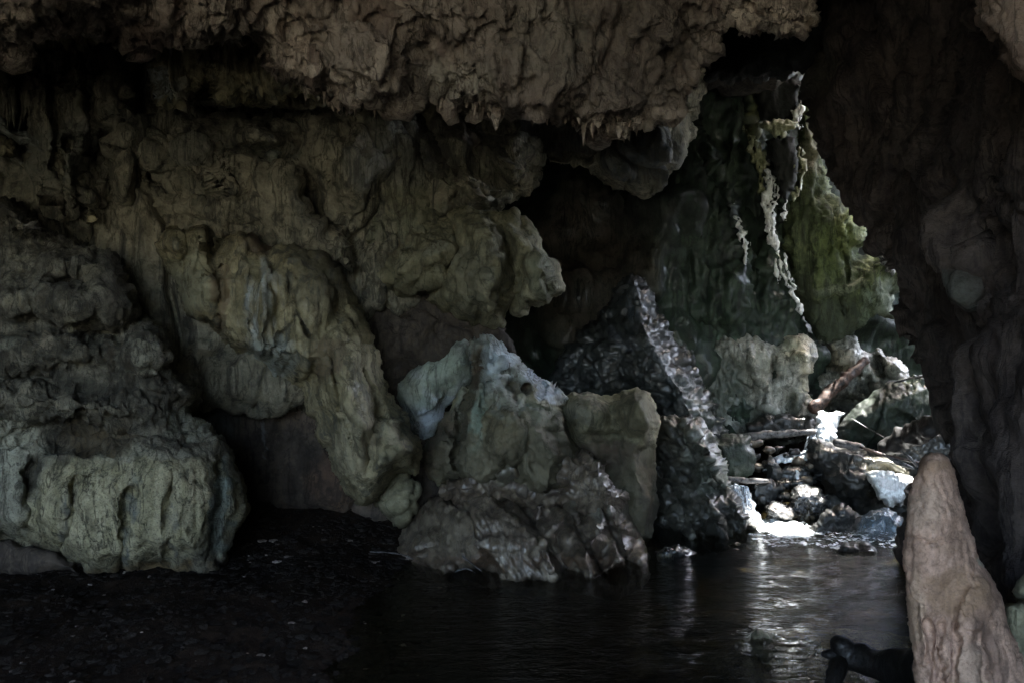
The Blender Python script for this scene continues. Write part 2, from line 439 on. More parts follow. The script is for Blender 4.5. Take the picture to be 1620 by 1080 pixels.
SHELL = [('fbm', .35, .8), ('ridge', .12, 2.2)]
def roof_z(x, y):
    return 3.7 + 4.3 * sstep(y, 9.2, 10.2) * sstep(x, 3.7, 4.3) + .12 * np.sin(x * 1.3 + y)  # low step shaped to keep light off the buttress top
def roof_cut(c):
    n = perlin(c * 2.3 + 5) * .9; a = np.zeros(len(c), bool)
    for hx, hy, hr in ((8.5, 12.15, .36), (7.85, 13.0, .42), (7.1, 11.7, .36), (7.42, 12.15, .28)):  # holes placed and sized to drop sun patches on the cascade
        a |= ((c[:, 0] - hx) / hr) ** 2 + ((c[:, 1] - hy) / hr) ** 2 + n < 1
    return a & (c[:, 2] > 6)
sheet('cave_ceiling', lambda u, v: (u, v, roof_z(u, v)), (-10, 13), (-6, 17), 260, 260, M_DARK, SHELL, cut=roof_cut)
sheet('cave_wall', lambda u, v: (-7.6 + 0 * u, u, v), (-6, 17), (-3, 4), 120, 50, M_DARK, SHELL)
def back_cut(c):                       # daylight comes in here, hidden from the viewer by the dark right wall
    return (((c[:, 0] - 10.9) / 2.5) ** 2 + ((c[:, 2] - 3.4) / 3.2) ** 2 + perlin(c * .9) * .3) < 1
sheet('cave_wall', lambda u, v: (u, 16.2 + 0 * u, v), (-9, 13), (-3, 9), 150, 80, M_BACK, SHELL, cut=back_cut)
sheet('cave_wall', lambda u, v: (2.9 + 0 * u, u, v), (-6, 4.6), (-3, 4), 80, 50, M_RIGHT, [('fbm', .25, .8)])
# the outer wall of the lit chamber, open to the sky above a sill on its right side
def side_cut(c):
    return ((((c[:, 1] - 12.9) / 1.2) ** 2 + ((c[:, 2] - 3.6) / 1.6) ** 2 + perlin(c * .8) * .4) < 1) | ((c[:, 1] > 14.4) & (c[:, 2] > .6 + perlin(c * .8) * .6) & (c[:, 2] < 6.4))
sheet('cave_wall', lambda u, v: (11.2 + 0 * u, u, v), (3, 17), (-3, 9), 120, 90, M_BACK, SHELL, cut=side_cut)
# front wall of the cave with its wide mouth behind the viewer
def mouth_cut(c):
    return (((c[:, 0] + 2.7) / 3.9) ** 2 + ((c[:, 2] - .6) / 2.9) ** 2 + perlin(c * .8) * .35) < 1
sheet('cave_wall', lambda u, v: (u, -5.6 + 0 * u, v), (-9, 5), (-3, 4), 110, 70, M_DARK, SHELL, cut=mouth_cut)

# ---- ground: gravel bank at left, pool bed, cobbles of the stream, shore under the stalagmite
def ground_z(x, y):
    n = n2(x, y, .9, 2.0, 4) * .07 + n2(x, y, .22, 4.0, 3) * .025
    shore = -0.75 + .25 * (y - 6) * (y > 6) * .3
    left = sstep(shore - x, -1.5, 1.8)
    z = -2.62 + left * .62 + .22 * sstep(y, 7.7, 9.4) * left
    shoal = np.exp(-(((x - 2.55) / 1.15) ** 2 + ((y - 6.15) / .62) ** 2) ** 1.5)
    z = z + .34 * shoal
    z = z + 1.35 * sstep(y, 10.2, 12.8) * sstep(x, 2.0, 3.4)
    z = z + .9 * sstep(x - .12 * (y - 3), 1.45, 2.3) * (1 - sstep(y, 4.2, 5.4))
    return z + n
def gfn(u, v): return (u, v, ground_z(u, v))
M_SOIL = rock("dark_gravel_soil", (.012, .0075, .005), (.026, .017, .011), (.008, .006, .004), streak=.2, scale=3.0, bump=1.0, rough=.9, off=71, speck=.6, spec=.1)
M_BED = M_SOIL
def bed_tint(V):                       # pale tan sand on the shoal and brown silt in the pool
    x, y = V[:, 0], V[:, 1]; c = np.zeros((len(V), 4)); c[:, :3] = (.45, .34, .19)
    c[:, 3] = np.clip(1.3 * np.exp(-(((x - 2.6) / 1.25) ** 2 + ((y - 6.2) / .75) ** 2) ** 1.5) + .35 * n2(x, y, .4, 8, 3), 0, 1) * (np.hypot(x - 2.6, y - 6.2) < 1.8)
    return c
sheet('ground', gfn, (-9.5, 12.5), (-7, 17), 420, 460, M_SOIL, [('bub', .03, 9), ('fbm', .012, 14)], colors=bed_tint)
M_OUT = rock("forest_soil", (.12, .12, .09), (.17, .165, .13), (.03, .03, .02), off=73)
Vg, Fg = [], []
rings = [(13, -3.2), (30, -3.5), (80, -4), (300, -5), (900, -6)]
for r_, z_ in rings:
    for k in range(48):
        a_ = 2 * math.pi * k / 48; Vg.append((r_ * math.cos(a_), 4 + r_ * math.sin(a_), z_ + (.4 * math.sin(5 * a_) if r_ > 20 else 0)))
for i in range(len(rings) - 1):
    for k in range(48): Fg.append((i * 48 + k, i * 48 + (k + 1) % 48, (i + 1) * 48 + (k + 1) % 48, (i + 1) * 48 + k))
Fg.append(tuple(range(47, -1, -1)))
tag(mesh_obj('ground', Vg, Fg, M_OUT, None, np.zeros((len(Vg), 4))), kind='structure')

# ---- pool water
def water_mat(name, tint, bumpd=.04, rough=.03):
    m, nt, bs = mk(name); nt.nodes.remove(bs); out = nt.nodes["Material Output"]
    geo = nt.nodes.new("ShaderNodeNewGeometry"); mp = nt.nodes.new("ShaderNodeMapping"); nt.links.new(geo.outputs["Position"], mp.inputs[0])
    mp.inputs["Scale"].default_value = (1.0, 2.1, 1)
    a = noise(nt, mp.outputs[0], 5.5, 4, .6, .5); b = noise(nt, mp.outputs[0], 16, 3, .55, .4)
    far = ramp(nt, noise(nt, mp.outputs[0], .5, 2, .5), .35, .65, .35, 1.0)
    h = math_(nt, 'MULTIPLY', math_(nt, 'ADD', a, math_(nt, 'MULTIPLY', b, .35)), far)
    bp = nt.nodes.new("ShaderNodeBump"); bp.inputs["Distance"].default_value = bumpd; bp.inputs["Strength"].default_value = 1
    nt.links.new(h, bp.inputs["Height"])
    gl = nt.nodes.new("ShaderNodeBsdfGlossy"); gl.inputs["Roughness"].default_value = rough; nt.links.new(bp.outputs[0], gl.inputs["Normal"])
    tr = nt.nodes.new("ShaderNodeBsdfTransparent"); tr.inputs[0].default_value = (*tint, 1)
    fr = nt.nodes.new("ShaderNodeFresnel"); fr.inputs[0].default_value = 1.333; nt.links.new(bp.outputs[0], fr.inputs["Normal"])
    mx = nt.nodes.new("ShaderNodeMixShader"); nt.links.new(fr.outputs[0], mx.inputs[0]); nt.links.new(tr.outputs[0], mx.inputs[1]); nt.links.new(gl.outputs[0], mx.inputs[2])
    nt.links.new(mx.outputs[0], out.inputs[0]); return m
M_WATER = water_mat("pool_water", (.72, .74, .56))
sheet('water', lambda u, v: (u, v, WATER_Z + 0 * u), (-3.2, 9), (-2, 12.2), 160, 200, M_WATER, [('fbm', .006, 1.2)])

# ---- foaming water
def foam_mat(name, col, alpha_lo=0.0, sx=26, sz=3.0, thr=(.35, .62)):
    m, nt, bs = mk(name)
    geo = nt.nodes.new("ShaderNodeNewGeometry"); mp = nt.nodes.new("ShaderNodeMapping"); nt.links.new(geo.outputs["Position"], mp.inputs[0])
    mp.inputs["Scale"].default_value = (1, 1, sz / sx)
    n = noise(nt, mp.outputs[0], sx, 5, .65, .5)
    nt.links.new(mixc(nt, ramp(nt, n, .35, .65), tuple(v * .45 for v in col), col), bs.inputs["Base Color"])
    al = ramp(nt, n, thr[0], thr[1], alpha_lo, 1.0)
    nt.links.new(al, bs.inputs["Alpha"]); bs.inputs["Roughness"].default_value = .25
    bs.inputs["Subsurface Weight"].default_value = 0
    bp = nt.nodes.new("ShaderNodeBump"); bp.inputs["Distance"].default_value = .012; nt.links.new(n, bp.inputs["Height"]); nt.links.new(bp.outputs[0], bs.inputs["Normal"])
    return m
M_FOAM = foam_mat("falling_white_water", (.86, .91, .95), .85, sx=16, sz=2)
M_FOAM2 = foam_mat("thin_falling_water", (.66, .74, .82), .05, thr=(.4, .68))
M_VEIL = foam_mat("smooth_water_veil", (.14, .19, .23), .25, sx=12, sz=2, thr=(.35, .7))
M_FOAMP = foam_mat("foam_on_pool", (.75, .82, .88), .0, sx=14, sz=14, thr=(.42, .66))

# ================================================================ BACK OF THE CAVE
# wide recess wall far behind everything
o = relief('cave_wall', [(-500, -300), (1500, -300), (1525, 300), (1530, 1050), (-500, 1050)], 14, M_BACK, back=False, step=7, edge=10, bulge=0, on=(0, 20),
       Dfun=lambda x, y: 11.5 + 3.2 * sstep(x, 950, 1500) - 1.2 * sstep(y, 500, 900) + 0 * x,
       paint=[(940, 420, 110, 160, 0, (.11, .09, .072), .9), (1010, 330, 60, 60, 0, (.06, .06, .06), .6)], bumps=[(915, 330, 110, 150, 0, -1.3), (1120, 420, 130, 260, 0, .5)],
       style=[('fbm', .35, .8), ('ridge', .14, 2.0, .5), ('fbm', .07, 6, .4)], seed=3)
tag(o, kind='structure')

# dark mottled wall right of the recess, behind the drip strands
DW = [(1010, 120), (1060, 100), (1160, 110), (1240, 150), (1246, 210), (1244, 300), (1240, 360), (1238, 420), (1275, 520), (1295, 560), (1290, 640), (1200, 700), (1110, 680), (1080, 600), (1040, 540), (1025, 470), (1010, 400), (990, 300)]
o = relief('wall_buttress', DW, 12.3, M_BACK, thick=.8, step=3, edge=90, bulge=.5, on=(10, 40), seed=5,
       bumps=[(1090, 300, 40, 120, 0, .25), (1190, 330, 22, 150, 0, -.35), (1150, 300, 16, 80, 10, .2), (1080, 170, 50, 40, 0, .25), (1130, 470, 60, 60, 0, .2),
              (1225, 260, 18, 90, 0, -.5), (1235, 165, 26, 40, 0, -.4)],
       ridges=[([(1112, 200), (1122, 250), (1150, 300), (1160, 350)], 5, .18), ([(1185, 130), (1192, 220), (1208, 290), (1225, 380)], 7, .22)],
       style=[('fbm', .16, 1.4), ('ridge', .10, 4.5, .35), ('fbm', .05, 11, .4)],
       paint=[(1080, 560, 70, 50, 0, (.06, .09, .055), .7), (1080, 380, 60, 90, 0, (.05, .07, .055), .6), (1195, 190, 14, 60, 0, (.16, .16, .06), .7)])
tag(o, 'dark green-black mottled buttress behind the white drip strands', 'rock wall')

# green mossy curtain lit from behind the right wall
GC = [(1268, 120), (1282, 160), (1300, 240), (1310, 300), (1330, 322), (1352, 336), (1366, 355), (1370, 380), (1366, 400), (1400, 404), (1416, 430), (1412, 500), (1395, 505), (1380, 500),
      (1370, 520), (1330, 540), (1290, 540), (1272, 505), (1262, 470), (1245, 430), (1238, 380), (1245, 330), (1262, 290), (1272, 250), (1262, 200)]
o = relief('mossy_flowstone_curtain', GC, 12.6, M_MOSS, thick=.5, step=2.2, edge=35, bulge=.35, on=(5, 20), seed=6, amp=.7,
       bumps=[(1345, 365, 30, 40, 0, .18), (1300, 420, 20, 70, 0, .1), (1385, 470, 22, 40, 0, .2), (1350, 480, 14, 30, 0, .15)],
       ridges=[([(1290, 320), (1285, 380), (1300, 460)], 5, .1), ([(1310, 330), (1318, 400), (1330, 450)], 5, .12), ([(1330, 340), (1345, 400), (1348, 440)], 5, .12),
               ([(1400, 410), (1370, 445), (1330, 462), (1290, 468)], 5, .15), ([(1260, 340), (1255, 400)], 5, .1)],
       style=[('fbm', .10, 1.8), ('block', .06, 3, .4), ('bub', .035, 9, .7), ('bub', .03, 24), ('fbm', .012, 45)],
       paint=[(1285, 220, 16, 60, 0, (.20, .18, .13), .8), (1345, 365, 30, 40, 0, (.20, .24, .09), .8), (1310, 400, 24, 60, 0, (.12, .16, .05), .6), (1330, 520, 90, 40, 0, (.05, .06, .045), .8),
              (1400, 470, 16, 36, 0, (.24, .28, .22), .7), (1372, 480, 10, 24, 0, (.22, .27, .19), .6), (1330, 460, 60, 12, -12, (.2, .22, .16), .5), (1275, 470, 20, 40, 0, (.05, .055, .04), .8)])
tag(o, 'green mossy curtain of flowstone hanging left of the dark right wall', 'flowstone')
V, Fc = join_meshes([tube([P(1388, 402, 12.2), P(1396, 408, 12.15), P(1402, 418, 12.15)], [.03, .05, .04], 10, .5, 3, 14),
                     tube([P(1400, 414, 12.2), P(1409, 424, 12.1), P(1413, 436, 12.1)], [.045, .06, .03], 10, .5, 4, 14)])
o = mesh_obj('knobbly_ledge_tip', V, Fc, M_STRAND); tag(o, 'small knobbly cream ledge tip catching light at the lower right of the mossy curtain', 'rock knob')

# white drip strands: irregular calcite, its strong white also standing in for lit wet edges
def ribbon(pts, rad, seed):
    rr = random.Random(seed); L, R = [], []
    n = len(pts)
    for i, (x, y) in enumerate(pts):
        w = rad * (.55 + .9 * rr.random()) * (1 if 0 < i < n - 1 else .25); a, b = pts[max(i - 1, 0)], pts[min(i + 1, n - 1)]
        dx, dy = b[0] - a[0], b[1] - a[1]; l = math.hypot(dx, dy) + 1e-6; L.append((x + dy / l * w, y - dx / l * w)); R.append((x - dy / l * w * (.6 + .6 * rr.random()), y + dx / l * w))
    return L + R[::-1]
def strand(label, pts, D, rad, seed, mat=None, side=()):
    mat = mat or M_STRAND; D -= .25; k = rad * F / D * .62
    D += .55; mid = []
    for a, b in zip(pts[:-1], pts[1:]):
        mid += [a, ((a[0] + b[0]) / 2 + random.Random(seed + a[1]).uniform(-2.5, 2.5), (a[1] + b[1]) / 2)]
    mid.append(pts[-1])
    st = [('ridge', .02, 10, .15), ('fbm', .006, 30)]
    def lace(X, Y):
        q = np.stack([X.ravel() / 4.2, Y.ravel() / 16.0, np.full(X.size, seed + .3)], 1); return (fbm(q, 3) > .34).reshape(X.shape)
    o = relief('calcite_strand', ribbon(mid, k * 1.5, seed), D, mat, thick=.12, step=1.0, edge=6, bulge=.05, on=(6, 7), seed=200 + seed, style=st, warp=0, holes=lace)
    tag(o, label, 'dripstone', 'pale calcite strands hanging in the lit chamber')
    for j, sp in enumerate(side):
        c = relief('branch', ribbon(list(sp), k * 1.3, seed + 50 + j), D - .02, mat, thick=.12, step=1.0, edge=5, bulge=.04, on=(5, 7), seed=230 + seed + j, style=st, warp=0, parent=o, holes=lace)
    return o
M_STRG = rock("greenish_dripstone", (.20, .21, .10), (.36, .38, .24), (.1, .1, .05), rough=.6, streak=.5, scale=2.5, bump=.8, off=77, wet=.3)
strand('long jagged strand of white calcite in the middle of the chamber, brightest above its fork', [(1214, 270), (1219, 290), (1214, 318), (1217, 345), (1221, 372), (1226, 392)], 11.5, .07, 1,
       side=[[(1222, 280), (1229, 300), (1226, 322), (1217, 335)], [(1215, 300), (1209, 320), (1214, 340)]])
strand('yellow-green strand dropping into a grey crust at the top left of the chamber', [(1186, 140), (1191, 175), (1192, 200), (1190, 222), (1197, 245), (1202, 270), (1206, 300), (1208, 318)], 11.6, .065, 2, M_STRG,
       side=[[(1192, 215), (1200, 235), (1208, 262), (1212, 290)], [(1167, 185), (1176, 200), (1184, 214)]])
strand('thin white strand with ragged edges running down the left edge of the mossy curtain', [(1271, 124), (1270, 145), (1268, 170), (1260, 186), (1266, 205)], 11.3, .05, 3,
       side=[[(1268, 160), (1258, 178), (1262, 196), (1268, 206)]])
strand('pale yellow ragged strand below the white one beside the mossy curtain', [(1264, 225), (1268, 248), (1272, 265), (1268, 285), (1262, 303), (1254, 316)], 11.3, .045, 4, M_STRG,
       side=[[(1262, 236), (1265, 250)], [(1258, 258), (1254, 268)]])
strand('short white finger of calcite hanging alone left of the long strand', [(1158, 342), (1166, 355), (1174, 368), (1179, 385), (1178, 402), (1177, 418)], 11.4, .055, 5)
strand('faint grey strand winding down the far left of the chamber wall', [(1112, 210), (1113, 235), (1118, 252), (1132, 268), (1148, 290), (1153, 312), (1160, 338)], 11.7, .028, 6,
       side=[[(1122, 256), (1128, 285), (1127, 305)]])
strand('grey lacy strand below the fork, ending by the dark buttress foot', [(1230, 395), (1234, 420), (1242, 445), (1252, 462), (1262, 480), (1268, 500)], 11.5, .035, 7,
       side=[[(1240, 400), (1246, 430), (1256, 455)], [(1228, 410), (1230, 435), (1236, 452)]])
strand('thin white thread of calcite beside the foot of the yellow strand', [(1245, 318), (1243, 335), (1238, 352)], 11.4, .03, 8)
strand('small pair of grey drips left of the lone white finger', [(1118, 315), (1119, 332), (1116, 350)], 11.6, .03, 9, side=[[(1150, 325), (1153, 345)]])
# grey pock-marked shelf between the strands
o = relief('hanging_crust', [(1200, 196), (1215, 190), (1245, 190), (1262, 194), (1256, 205), (1244, 206), (1238, 219), (1232, 212), (1226, 221), (1218, 208), (1206, 206)], 11.5, M_STRG, thick=.2, step=1.6, edge=10, bulge=.12,
           on=(4, 9), style=[('ridge', .03, 9), ('bub', .05, 14)], seed=8)
tag(o, 'grey crust bridging the two tallest strands', 'dripstone')
o = relief('dark_drip_plate', [(1196, 130), (1262, 120), (1264, 190), (1240, 196), (1205, 192), (1196, 160)], 11.8, M_BLACK, thick=.3, step=2.2, edge=16, bulge=.15, on=(6, 15), style=[('ridge', .05, 6, .3)], seed=9)
tag(o, 'black plate of rock hanging between the tops of the two tallest strands', 'rock')
o = relief('dark_drip_plate', [(1212, 222), (1258, 218), (1262, 262), (1256, 300), (1244, 318), (1235, 300), (1222, 262)], 11.8, M_BLACK, thick=.3, step=2.2, edge=16, bulge=.15, on=(6, 15), style=[('ridge', .05, 6, .3)], seed=10)
tag(o, 'black plate of rock below the grey crust, pointed at its foot', 'rock')

o = relief('added_dark_ledge', [(1110, 10), (1300, 10), (1296, 70), (1284, 108), (1270, 118), (1256, 108), (1240, 124), (1222, 118), (1200, 128), (1186, 120), (1160, 132), (1140, 122), (1120, 126), (1105, 90)], 9.4, M_BLACK, thick=.5, step=2.4, edge=20, bulge=.2, on=(6, 14), seed=13,  # added black occluder, stands in for a shaded recess and hides the roof step
           style=[('fbm', .08, 2), ('bub', .06, 6), ('ridge', .03, 9, .3)])
tag(o, 'black ragged screen added above the drip strands in place of a shaded recess', 'rock')
# pitted, lit limestone above the cascade
def pits(seed, thr, s):
    def f(X, Y):
        q = np.stack([X.ravel() / s, Y.ravel() / (s * 1.5), np.full(X.size, seed + .5)], 1)
        return (fbm(q, 3) > thr).reshape(X.shape)
    return f
SP1 = [(1100, 560), (1130, 520), (1180, 525), (1225, 540), (1262, 530), (1285, 535), (1293, 560), (1282, 590), (1276, 620), (1290, 650), (1290, 685), (1240, 700), (1180, 700), (1120, 690), (1095, 640)]
o = relief('pitted_limestone', SP1, 12.0, M_SPONGE, thick=.6, step=2, edge=45, bulge=.35, on=(9, 22), seed=11,
           bumps=[(1245, 640, 14, 26, 0, -.25), (1225, 590, 10, 22, 0, -.2), (1175, 650, 30, 30, 0, -.15), (1270, 570, 16, 24, 0, .2), (1215, 660, 12, 10, 0, -.25), (1260, 680, 14, 8, 0, -.2)],
           ridges=[([(1186, 545), (1192, 590), (1215, 615), (1217, 650)], 4, .1), ([(1272, 560), (1278, 590), (1284, 640)], 5, .15)],
           style=[('fbm', .08, 2), ('bub', .13, 5, .5), ('crease', .05, 4, .4), ('bub', .03, 17, .7)],
           paint=[(1130, 610, 60, 70, 0, (.045, .06, .045), .95), (1200, 660, 40, 20, 0, (.08, .10, .08), .7), (1275, 580, 14, 60, 0, (.55, .50, .36), .8), (1255, 555, 20, 20, 0, (.35, .36, .22), .6),
                  (1220, 570, 40, 26, 0, (.34, .34, .27), .5), (1245, 690, 50, 14, 0, (.05, .05, .05), .8)])
tag(o, 'pale pitted limestone face left of the leaning log above the cascade', 'rock')
SP2 = [(1288, 530), (1330, 528), (1362, 540), (1378, 555), (1400, 552), (1418, 570), (1435, 585), (1440, 605), (1410, 640), (1380, 660), (1330, 665), (1290, 660), (1280, 600)]
o = relief('pitted_limestone', SP2, 12.6, M_SPONGE, thick=.6, step=2, edge=36, bulge=.3, on=(7, 18), seed=12,
           bumps=[(1300, 565, 14, 22, 20, -.5), (1318, 586, 15, 8, -25, -.35), (1392, 585, 10, 26, -15, -.5), (1376, 620, 12, 26, 0, -.3), (1340, 575, 20, 18, 0, .15), (1345, 635, 24, 14, 0, -.2), (1412, 580, 12, 20, -30, .2)],
           ridges=[([(1290, 598), (1320, 597), (1345, 590)], 3, .12), ([(1383, 560), (1385, 600), (1400, 620)], 4, .15), ([(1365, 590), (1362, 625), (1372, 635)], 3, .12)],
           style=[('fbm', .08, 2), ('bub', .13, 5, .6), ('crease', .05, 4.5, .5), ('bub', .03, 17, .7)],
           paint=[(1325, 575, 34, 20, 0, (.42, .36, .25), .7), (1350, 645, 50, 16, 0, (.07, .075, .06), .8), (1400, 640, 30, 20, 0, (.08, .09, .07), .6)])
tag(o, 'pale pitted limestone behind the leaning log, full of dark hollows', 'rock')

# ================================================================ CEILING
CE = [(-700, -700), (1300, -700), (1240, -100), (1160, 20), (1100, 120), (1060, 190), (1010, 206), (990, 214), (960, 213), (930, 208), (905, 198), (880, 190), (868, 180), (850, 178), (820, 172), (800, 174), (790, 184), (775, 178), (755, 178), (740, 170), (720, 176),
      (700, 160), (685, 152), (672, 140), (655, 143), (640, 158), (615, 160), (600, 152), (585, 158), (570, 160), (560, 172), (545, 178), (530, 172), (515, 168), (508, 150), (495, 148), (480, 140), (462, 136), (450, 130), (432, 108),
      (425, 90), (410, 70), (390, 74), (370, 78), (350, 64), (330, 58), (310, 62), (290, 66), (275, 70), (262, 60), (240, 52), (225, 70), (210, 72), (200, 55), (185, 58), (170, 50), (150, 38), (130, 46), (120, 42), (90, 28), (62, 30), (50, 45),
      (30, 60), (10, 80), (-60, 90), (-700, 90)]
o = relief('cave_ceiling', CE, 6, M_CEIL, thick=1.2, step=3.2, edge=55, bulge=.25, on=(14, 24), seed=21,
       Dfun=lambda x, y: np.clip(6.2 + (y - 190) * .0022 - .0016 * np.maximum(0, 900 - x) * sstep(y, 300, -150) - .5 * sstep(x, 500, -100), 3.3, 9) + 0 * x,
       bumps=[(60, 0, 60, 30, 0, .25), (350, 40, 60, 50, 0, .3), (600, 110, 70, 50, 20, .35), (820, 120, 120, 60, 0, .3), (960, 170, 60, 40, 0, .2), (700, 30, 90, 40, 0, .2), (470, 100, 60, 30, 30, .2), (250, 20, 50, 30, 0, .15),
              (1080, 70, 40, 60, 0, -.3), (680, 100, 20, 30, 0, -.15), (230, -10, 30, 50, 0, -.15)],
       style=[('fbm', .14, 1.6), ('bub', .24, 3.2, .8), ('ridge', .09, 6, .45), ('bub', .09, 11, .5), ('fbm', .02, 26, .35)],
       paint=[(930, 60, 330, 150, 0, (.13, .105, .088), .75), (640, 40, 160, 120, 0, (.24, .20, .165), .5), (230, 40, 40, 40, 0, (.13, .075, .055), .7), (650, 60, 120, 40, 20, (.15, .11, .08), .4), (980, 60, 120, 130, 0, (.085, .07, .06), .8), (580, 20, 40, 40, 0, (.13, .08, .06), .6), (860, 60, 90, 70, 0, (.17, .16, .13), .5),  # dark brown patches on the right put the light's falloff into the colour
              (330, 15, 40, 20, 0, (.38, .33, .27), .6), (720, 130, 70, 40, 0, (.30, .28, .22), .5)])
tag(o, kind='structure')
# recess ceiling, in shadow behind the lip at the left
o = relief('recess_roof', [(60, -40), (500, -40), (520, 150), (440, 150), (350, 160), (330, 120), (300, 140), (285, 162), (262, 160), (240, 140), (236, 100), (205, 60), (60, 70)], 7.0, M_FLOW, thick=1.0, step=2.6, edge=30, bulge=.3, on=(7, 18), seed=22,
       style=[('fbm', .12, 1.8), ('ridge', .11, 9, .22), ('fbm', .04, 14, .3)],
       paint=[(262, 132, 20, 28, 0, (.34, .38, .38), .95), (285, 140, 12, 20, 0, (.3, .3, .27), .7)])
tag(o, 'streaky grey recess roof behind the ceiling lip at the upper left', 'rock')

# rock flap and right-hand ceiling
FL = [(1060, -120), (1300, -120), (1296, 10), (1292, 30), (1284, 44), (1270, 56), (1252, 58), (1240, 62), (1225, 54), (1208, 50), (1195, 56), (1184, 60), (1172, 54), (1164, 40), (1150, 20), (1130, 5), (1100, -20)]
o = relief('hanging_rock_flap', FL, 6.0, M_CEIL, thick=.5, step=2.6, edge=26, bulge=.25, on=(5, 18), seed=23, ty=-.1,
       ridges=[([(1160, 0), (1200, 20), (1240, 30), (1285, 45)], 4, -.12)], style=[('fbm', .09, 2), ('bub', .07, 6), ('ridge', .05, 7), ('bub', .03, 15)],
       paint=[(1282, 30, 12, 12, 0, (.34, .26, .17), .8)])
tag(o, 'jagged flap of pale rock hanging at the top edge right of the ceiling lip', 'rock')
o = relief('hanging_rock_spur', [(960, 20), (1090, -60), (1120, 10), (1128, 55), (1124, 90), (1119, 108), (1112, 100), (1104, 76), (1090, 72), (1075, 80), (1040, 110), (1000, 170), (985, 120)], 6.5, M_DARK, thick=.6, step=2.8, edge=26, bulge=.3, on=(6, 18), seed=24,
       style=[('fbm', .1, 2), ('bub', .07, 6), ('ridge', .05, 7, .5)])
tag(o, 'dark pointed spur of ceiling rock left of the hanging flap', 'rock')
o = relief('corner_rock', [(1540, -200), (1546, -20), (1552, 30), (1562, 42), (1568, 62), (1580, 58), (1590, 70), (1588, 92), (1600, 98), (1606, 112), (1616, 122), (1660, 150), (1900, 300), (1900, -200)], 3.6, M_CEIL, thick=.8, step=3, edge=30, bulge=.2, on=(6, 14), seed=25, tx=-.15,
       style=[('fbm', .06, 2.5), ('bub', .05, 8, .7), ('ridge', .03, 9, .5), ('bub', .02, 20)], paint=[(1620, 60, 120, 160, 0, (.20, .135, .10), .85)])
tag(o, 'brown drip-edged rock hanging in the top right corner', 'rock')

# dark right wall
RW = [(1270, -600), (2600, -600), (2600, 1500), (1380, 1500), (1400, 1000), (1425, 900), (1420, 850), (1440, 790), (1505, 765), (1524, 725), (1518, 690), (1502, 650), (1494, 615), (1466, 585), (1440, 560), (1416, 540), (1418, 500), (1424, 460), (1420, 425), (1404, 400), (1376, 392),
      (1374, 360), (1360, 336), (1338, 320), (1322, 300), (1314, 250), (1302, 190), (1286, 140), (1288, 90), (1290, 40)]
def rw_D(x, y):
    k = np.interp(x, [1250, 1420, 1520, 1640, 1900, 2600], [9.6, 8.2, 6.0, 4.6, 3.2, 2.3])
    return k + .6 * sstep(y, 400, -100) * (x < 1e9)
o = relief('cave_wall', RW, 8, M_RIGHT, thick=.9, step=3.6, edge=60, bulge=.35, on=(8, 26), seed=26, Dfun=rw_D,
       bumps=[(1550, 200, 60, 200, 10, .3), (1450, 300, 50, 160, 0, .2), (1526, 465, 16, 26, 0, .25), (1590, 400, 40, 120, 0, -.3), (1400, 120, 80, 60, 0, .3), (1320, 60, 30, 30, 0, .3)],
       style=[('fbm', .22, 1.0), ('block', .14, 1.3, .5), ('ridge', .06, 4, .2), ('bub', .07, 6, .4), ('ridge', .02, 15, .2)],
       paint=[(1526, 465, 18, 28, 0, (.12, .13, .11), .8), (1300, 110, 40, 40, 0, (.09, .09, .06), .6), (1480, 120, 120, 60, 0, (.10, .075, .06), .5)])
tag(o, kind='structure')

